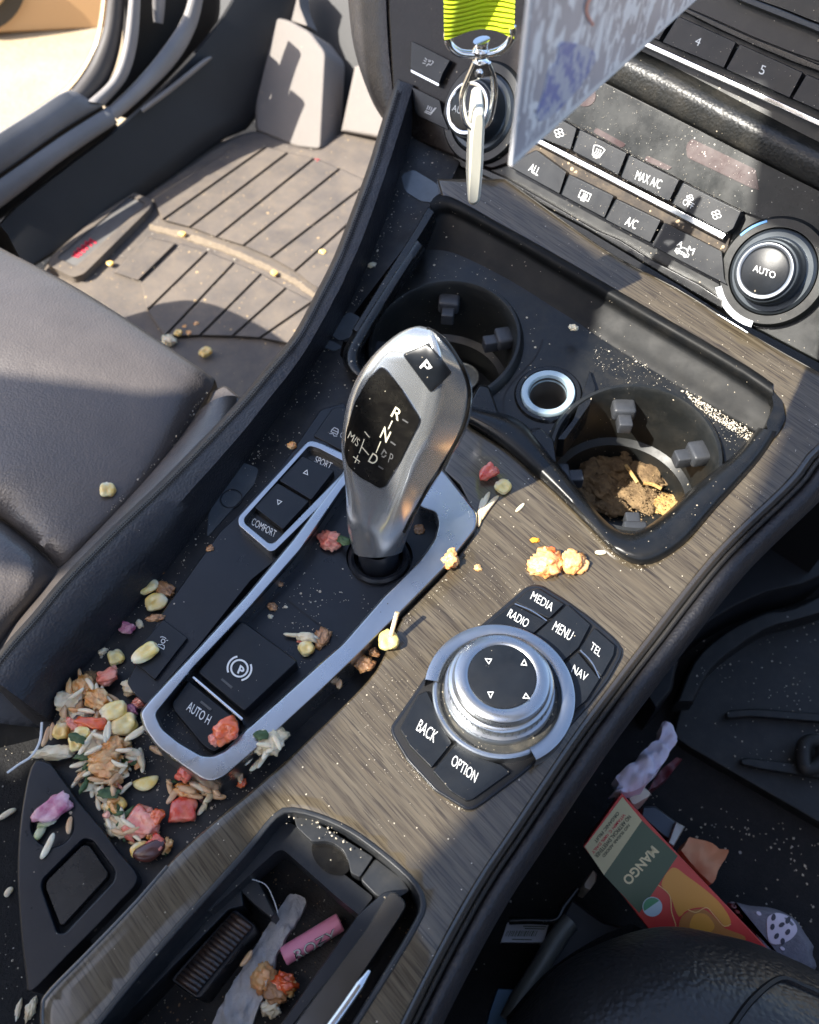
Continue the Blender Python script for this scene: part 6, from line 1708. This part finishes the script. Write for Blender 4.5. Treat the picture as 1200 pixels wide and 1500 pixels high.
# --- rice: the loose heap (nothing tells these grains apart)
def grains(P, label, group, m_='rice', dz=-.014, L=27, W_=7.4):
    for k, (x, y, a, lf) in enumerate(P):
        food('rice_grain', 'rice', (x, y), L*random.uniform(.85, 1.15), W_*random.uniform(.9, 1.1), 7, a, fm_[m_ if random.random() < .75 else ('ricebrown' if m_ == 'rice' else 'rice')], label, 'rice', dz=dz, lift=lf, group=group)
heap = [(t1(x, y)[0], t1(x, y)[1], a, lf) for x, y, a, lf in (
    (180, 270, -70, .004), (195, 320, 75, .002), (215, 360, 80, .002), (380, 215, 60, .007), (430, 250, 40, .006), (470, 255, 30, .004), (400, 225, 80, .005), (250, 230, -40, .008), (310, 330, 10, .008),
    (330, 485, -60, .011), (425, 460, 85, .012), (440, 440, 80, .012), (350, 560, -30, .012), (390, 480, 20, .012), (300, 540, -60, .010), (270, 640, -20, .005), (285, 705, -45, .005), (255, 740, -55, .003),
    (330, 690, -30, .006), (370, 730, 5, .006), (400, 745, -5, .005), (455, 735, -20, .006), (345, 790, 80, .003), (375, 820, 70, .002), (540, 780, -50, .002), (520, 670, -60, .006), (500, 640, 20, .010), (530, 560, 0, .010),
    (600, 470, -32, .012), (460, 950, 40, .004), (520, 940, 70, .005), (550, 985, 30, .006), (500, 1040, 15, .004), (575, 1030, -20, .006), (590, 1060, 30, .004), (440, 980, 60, .004), (380, 870, 70, .002), (280, 130, 60, .004), (330, 170, 50, .008))]
grains(heap, 'rice grain in the loose food heap on the tray', 'rice grains in the heap')
food('rice_strip', 'rice', t1(615, 450), 46, 10, 7, -38, fm_['pale'], 'long straight cream strip pointing at the silver frame corner', 'rice', lift=.012)
food('rice_strip', 'rice', t1(630, 605), 34, 11, 8, 70, fm_['pale'], 'bent cream strip above the half moon corn slice', 'rice', lift=.003)
food('rice_strip', 'rice', t1(580, 570), 30, 12, 8, 12, fm_['pale'], 'flat cream strip leading to the bent one', 'rice', lift=.006)
food('rice_grain', 'rice', t1(728, 562), 30, 11, 8, 24, fm_['ricebrown'], 'single tan rice grain lying beside the silver frame', 'rice')
food('rice_grain', 'rice', t1(860, 170), 32, 10, 8, -62, fm_['rice'], 'rice grain standing against the inner left wall beside AUTO H', 'rice', dz=-.006)
food('rice_grain', 'rice', t1(640, 650), 22, 8, 7, 85, fm_['rice'], 'rice grain pointing at the half moon corn slice', 'rice', lift=.001)
grains([(t1(x, y)[0], t1(x, y)[1], a, lf) for x, y, a, lf in ((960, 770, 25, .004), (1000, 780, 30, .004), (1060, 795, 40, .003), (1080, 830, 5, .002), (900, 790, 15, .006), (940, 820, 20, .003), (800, 775, 70, .001), (820, 820, -60, .002))], 'rice grain between the two red tomato pieces by the frame corner', 'rice grains by the frame corner', 'ricebrown', L=30, W_=10)
food('rice_grain', 'rice', t1(988, 900), 24, 9, 6, -60, fm_['rice'], 'white grain touching the flat four sided tomato piece', 'rice')
food('rice_clump', 'mush', z6(950, 735), 42, 48, 22, 60, fm_['pale'], 'white rice and herb clump on the outer edge of the silver frame', 'rice clump', dz=.001)
food('herb_leaf', 'leafy', z6(922, 712), 22, 16, 10, 10, fm_['herb'], 'green herb on the white clump at the frame edge', 'herb', dz=.006)
grains([(z6(x, y)[0], z6(x, y)[1], a, lf) for x, y, a, lf in ((880, 795, -55, .004), (905, 815, -50, .004), (925, 800, -60, .005), (940, 770, -70, .011), (965, 760, -30, .012), (975, 740, 60, .013), (930, 750, 10, .013))], 'rice grain spilling below the white clump at the frame edge', 'rice grains below the clump', 'rice', dz=-.008, L=27, W_=9)
food('rice_grain', 'rice', z6(845, 850), 34, 10, 8, 78, fm_['ricebrown'], 'brown rice grain with a red tip in the channel by the oak', 'rice', dz=-.010)
food('tomato_piece', 'mush', z6(853, 884), 12, 14, 8, 20, fm_['skin'], 'red crumb at the tip of a brown rice grain by the oak', 'tomato', dz=-.010)
food('rice_grain', 'rice', t3(225, 130), 32, 9, 8, 95, fm_['ricebrown'], 'orange tan grain standing left of the heap, left of two', 'rice', lift=.004)
food('rice_grain', 'rice', t3(252, 105), 28, 8, 7, 82, fm_['ricebrown'], 'orange tan grain standing left of the heap, right of two', 'rice', lift=.004)
RG = HZ(-.0748)
food('rice_grain', 'rice', (12, 1193), 28, 10, 8, -35, fm_['rice'], 'rice grain at the left picture edge below the white string', 'rice', surf=RG, dz=0)
food('rice_grain', 'rice', (14, 1307), 16, 11, 8, -60, fm_['rice'], 'short rice grain on the dark gap level with the square blank', 'rice', surf=RG, dz=0)
food('food_scrap', 'mush', (46, 1478), 14, 30, 10, 10, fm_['pale'], 'pale shred pair at the tip of the blanking panel', 'food scrap', surf=RG, dz=0, group=G_m)
food('food_scrap', 'mush', (28, 1478), 8, 26, 8, 0, fm_['rice'], 'thin pale shred in the lower left corner', 'food scrap', surf=RG, dz=0, group=G_m)
food('rice_strip', 'rice', (246, 818), 36, 8, 6, -55, fm_['pale'], 'grey white strip stuck between leather side and tray', 'rice')
food('food_scrap', 'mush', (236, 838), 11, 10, 7, 0, fm_['brown'], 'small brown crumb under the grey white strip', 'food scrap', group=G_m)
food('food_scrap', 'mush', (308, 804), 11, 9, 6, 0, fm_['brown'], 'reddish crumb on the edge of the driver side panel', 'food scrap', dz=-.004, group=G_m)
food('food_scrap', 'mush', (205, 915), 14, 10, 6, 50, fm_['pale'], 'grey flake next to the mauve onion cube', 'food scrap', group=G_m)
food('food_scrap', 'mush', (151, 955), 14, 10, 6, -40, fm_['pale'], 'pale flake against the leather side above the heap', 'food scrap', group=G_m)
food('food_scrap', 'mush', (840, 481), 14, 11, 7, 20, fm_['pale'], 'white crumb on the cup holder cover', 'food scrap', dz=-.004, group=G_m)
food('food_scrap', 'mush', (545, 389), 13, 8, 5, -20, fm_['pale'], 'white crumb on the tray by the far cup well', 'food scrap', dz=-.014, group=G_m)
# --- crumbs nobody could count: fine dust grains on the surfaces
m_cr = mat('crumb dust', (.50, .42, .30), .9, var=(300, .3), var_col=(.62, .58, .5))
vs, fs = [], []
rs = random.Random(11)
def speck(surf, u, v, dz, r):
    p = surf.hit(u, v, dz)
    k = len(vs)
    nn = surf.nrm(p)
    a = Vector((rs.uniform(-1, 1), rs.uniform(-1, 1), rs.uniform(-.3, .3))).normalized()
    b = nn.cross(a).normalized(); a = b.cross(nn)
    q = rs.uniform(.5, 1.6)
    vs.extend([p+a*r*q, p+b*r, p-a*r*q*.8, p-b*r*.9, p+nn*r*.8])
    fs.extend([(k, k+1, k+4), (k+1, k+2, k+4), (k+2, k+3, k+4), (k+3, k, k+4)])
def scatter(poly, surf, dz, n, r0, r1, clump=None):
    u0, u1 = min(p[0] for p in poly), max(p[0] for p in poly); v0, v1 = min(p[1] for p in poly), max(p[1] for p in poly)
    k = 0; tries = 0
    while k < n and tries < n*30:
        tries += 1
        u, v = rs.uniform(u0, u1), rs.uniform(v0, v1)
        if not inside((u, v), poly): continue
        if clump and noise.noise(Vector((u/clump, v/clump, dz*999))) < rs.uniform(-.35, .35): continue
        speck(surf, u, v, dz, r0*(.75*r1/r0)**(rs.random()**2.5)); k += 1
# --- crumbled food in the near cup
zcf = console_height(RC.x, RC.y)+PLZ-.046
CF = HZ(zcf)
for k, (q, L, W_, H_, a, m_, lb) in enumerate((((545, 510), 36, 34, 40, 20, 'earth', 'knobbly brown lump standing highest in the near cup'), ((470, 600), 56, 42, 26, 10, 'earth', 'broad olive brown lump in the middle of the near cup'),
        ((690, 640), 56, 50, 26, 30, 'earth', 'crumbly brown lump at the right in the near cup'), ((370, 730), 44, 40, 26, 60, 'earth', 'rounded chocolate brown lump at the left in the near cup'), ((290, 620), 30, 44, 24, 20, 'earth', 'dark brown lump against the left gripper of the near cup'),
        ((450, 850), 46, 30, 18, 20, 'earth', 'flat brown lump low in the near cup'), ((610, 760), 70, 50, 14, 20, 'earth', 'loose brown crumb bed in the near cup'), ((835, 850), 42, 42, 16, 20, 'earth2', 'sunlit golden crumb patch at the right of the near cup'), ((250, 800), 46, 30, 14, 40, 'earth', 'greyish crumb bed at the lower left of the near cup'))):
    food('food_lump', 'mush', Z(T5, [q])[0], L*1.15, W_*1.15, H_, a, fm_[m_], lb, 'food lump', surf=CF, dz=0, group='crumbled food in the near cup')
for q0, q1, q2, lb in (((540, 560), (580, 620), (620, 680), 'curved dry stalk over the crumbs, left of two'), ((660, 682), (720, 690), (780, 720), 'curved dry stalk over the crumbs, right of two')):
    t_ = tube('dry_stalk', [CF.hit(*Z(T5, [q])[0], .012) for q in (q0, q1, q2)], .0011, fm_['earth2'], None, 7)
    tag(t_, lb+' in the near cup', 'stalk'); centre(t_)
m_br = mat('brown crumbs', (.15, .10, .05), .85, var=(200, .2), var_col=(.30, .20, .10))
vs, fs = [], []
CUPP = arc(Z(T5, [(560, 720)])[0], 66, 0, 360, 30, .78)[:-1]
scatter(CUPP, CF, .004, 420, .0003, .0013)
for u_, v_, h_ in ((0, 0, 0),): pass
scatter([(870, 690), (940, 670), (985, 730), (950, 770), (890, 760)], CF, .008, 160, .0003, .0012)
cb3 = mesh_ob('brown_crumbs', vs, fs, m_br, None, 0)
tag(cb3, kind='stuff')
cb3['label'] = 'loose brown crumbs covering the bottom of the near cup'
cb3['category'] = 'crumbs'
# --- food in the bin
for q, L, W_, H_, a, m_, lb in (((30, 1200), 34, 36, 22, 30, 'cream', 'orange tan lump on the plastic wrapper in the bin'), ((160, 1250), 36, 26, 20, 10, 'skin', 'red orange lump on the wrapper in the bin'), ((100, 1310), 34, 30, 20, 40, 'brown', 'brown crust in the food clump in the bin'), ((75, 1400), 28, 22, 14, 10, 'pale', 'white green scrap at the bottom of the food clump in the bin'), ((190, 1270), 22, 26, 16, 40, 'meat', 'orange scrap at the right of the food clump in the bin')):
    food('food_scrap', 'mush', Z(T2, [q])[0], L, W_, H_, a, fm_[m_], lb, 'food scrap', surf=BF, dz=0, lift=.002, group=G_m)
food('rice_grain', 'rice', Z(Z8, [(668, 562)])[0], 26, 9, 7, -55, fm_['ricebrown'], 'tan rice grain beside the ribbed grip in the bin', 'rice', surf=BF, dz=0, lift=.01)
vs, fs = [], []
TRP = [(183, 1000), (330, 700), (470, 480), (560, 300), (600, 260), (520, 480), (490, 590), (345, 758), (233, 905)]
scatter(TRP, S, -.0138, 170, .0002, .0008, 40)
scatter([(75, 1070), (190, 1040), (300, 1150), (420, 1110), (260, 1260), (200, 1290)], S, -.0138, 160, .0002, .0007, 40)
for P, n_ in (([(480, 1080), (700, 800), (830, 790), (780, 850), (640, 920), (570, 1080), (640, 1160), (560, 1220)], 190), ([(1150, 590), (1200, 560), (1200, 640), (1050, 800), (990, 800)], 60), ([(830, 350), (1200, 560), (1200, 590), (900, 420)], 50)):
    scatter(P, S, .0001, n_, .00012, .00034, 60)
scatter(Z(Z3, [(650, 400), (1060, 640), (1010, 700), (940, 640), (850, 540), (700, 490), (650, 460)]), S, PLZ+.0003, 300, .00012, .0005)
scatter(Z(Z3, [(870, 520), (930, 555), (1060, 640), (1050, 660), (990, 620), (900, 560)]), S, PLZ+.0004, 420, .0003, .0009)
scatter([(380, 830), (500, 830), (560, 880), (430, 990), (360, 900)], S, -.0066, 110, .0002, .0006, 30)
scatter([(640, 950), (690, 930), (680, 1010), (720, 1080), (790, 1080), (700, 1100), (640, 1040)], S, .0068, 60, .0002, .0006)
scatter([(230, 1050), (250, 1030), (310, 1095), (340, 1095), (320, 1108), (250, 1080)], S, -.0066, 60, .0002, .0006)
for P, dz, n_ in ((B([(650, 205), (1050, 408), (1050, 480), (850, 445), (560, 310)]), .0005, 210), (B([(480, 318), (600, 330), (980, 530), (970, 590), (500, 345)]), .005, 120), (B([(560, 440), (960, 640), (960, 720), (660, 560)]), .005, 90), (B([(780, 20), (1200, 200), (1200, 300), (760, 100)]), .0045, 50)):
    scatter(P, D, dz, n_, .00012, .00042)
scatter([(910, 1150), (1200, 1210), (1200, 1420), (1060, 1340), (1000, 1240)], HZ(PFZ), .001, 110, .0005, .0016, 60)
scatter([(1030, 970), (1200, 910), (1200, 1160), (1010, 1080)], PM, .001, 80, .0004, .0013, 50)
scatter([(-20, 1060), (60, 1110), (40, 1400), (60, 1500), (-20, 1500)], RG, .0005, 90, .0002, .0008)
scatter([(120, 390), (370, 200), (560, 200), (440, 500), (260, 480)], MZ, .0035, 170, .0006, .0018, 50)
scatter(inset(BIN, 16), HZ(-.0445), 0, 200, .0002, .0008, 30)
def along(pts, surf, dz, n, jit, r0, r1, m_=1):
    P = spx(pts, 200)
    for _ in range(n):
        i = int(199*rs.random())
        if noise.noise(Vector((P[i][0]/25, P[i][1]/25, dz*500+3))) < rs.uniform(-.45, .25): continue
        speck(surf, P[i][0]+rs.gauss(0, jit), P[i][1]+rs.gauss(0, jit), dz, r0*(r1/r0)**(rs.random()**2.5))
along(off(con, 5, 3), S, -.0138, 260, 3.5, .0002, .0009)
along([(700, 790), (640, 865), (588, 915)], S, .0002, 60, 2, .00015, .0004)
along([(206, 1055), (225, 1095), (300, 1148), (330, 1148)], S, -.0138, 70, 3, .0002, .0007)
along(Z(Z7, [(172, 690), (240, 590), (300, 500), (460, 348), (640, 192), (690, 180)]), S, .0003, 110, 2, .00012, .0004)
along(Z(Z7, [(178, 715), (230, 808), (330, 918), (440, 985)]), S, .0003, 70, 2, .00012, .0004)
along(B([(505, 352), (700, 452), (960, 590)]), D, -.0012, 150, 3, .00015, .0005)
along(B([(560, 300), (720, 380), (1000, 525)]), D, .0005, 110, 3, .00012, .0004)
along(Z(Z3, [(600, 330), (730, 430), (900, 535), (1070, 640)]), S, PLZ+.0004, 220, 4, .0002, .0008)
along(Z(Z3, [(640, 860), (700, 925), (750, 952), (800, 948), (880, 900)]), S, .0003, 60, 2.5, .00015, .0005)
along([(300, 575), (260, 640), (215, 690), (160, 748)], SEATS, .0005, 60, 2.5, .0003, .0011)
along(Z(T2, [(90, 190), (220, 150), (420, 240), (700, 400)]), S, -.0045, 70, 7, .0002, .0007)
cr_ = mesh_ob('crumbs', vs, fs, m_cr, None, 0)
tag(cr_, kind='stuff')
cr_['label'] = 'fine pale crumbs and dust sprinkled over console, dash and mats'
cr_['category'] = 'crumbs'
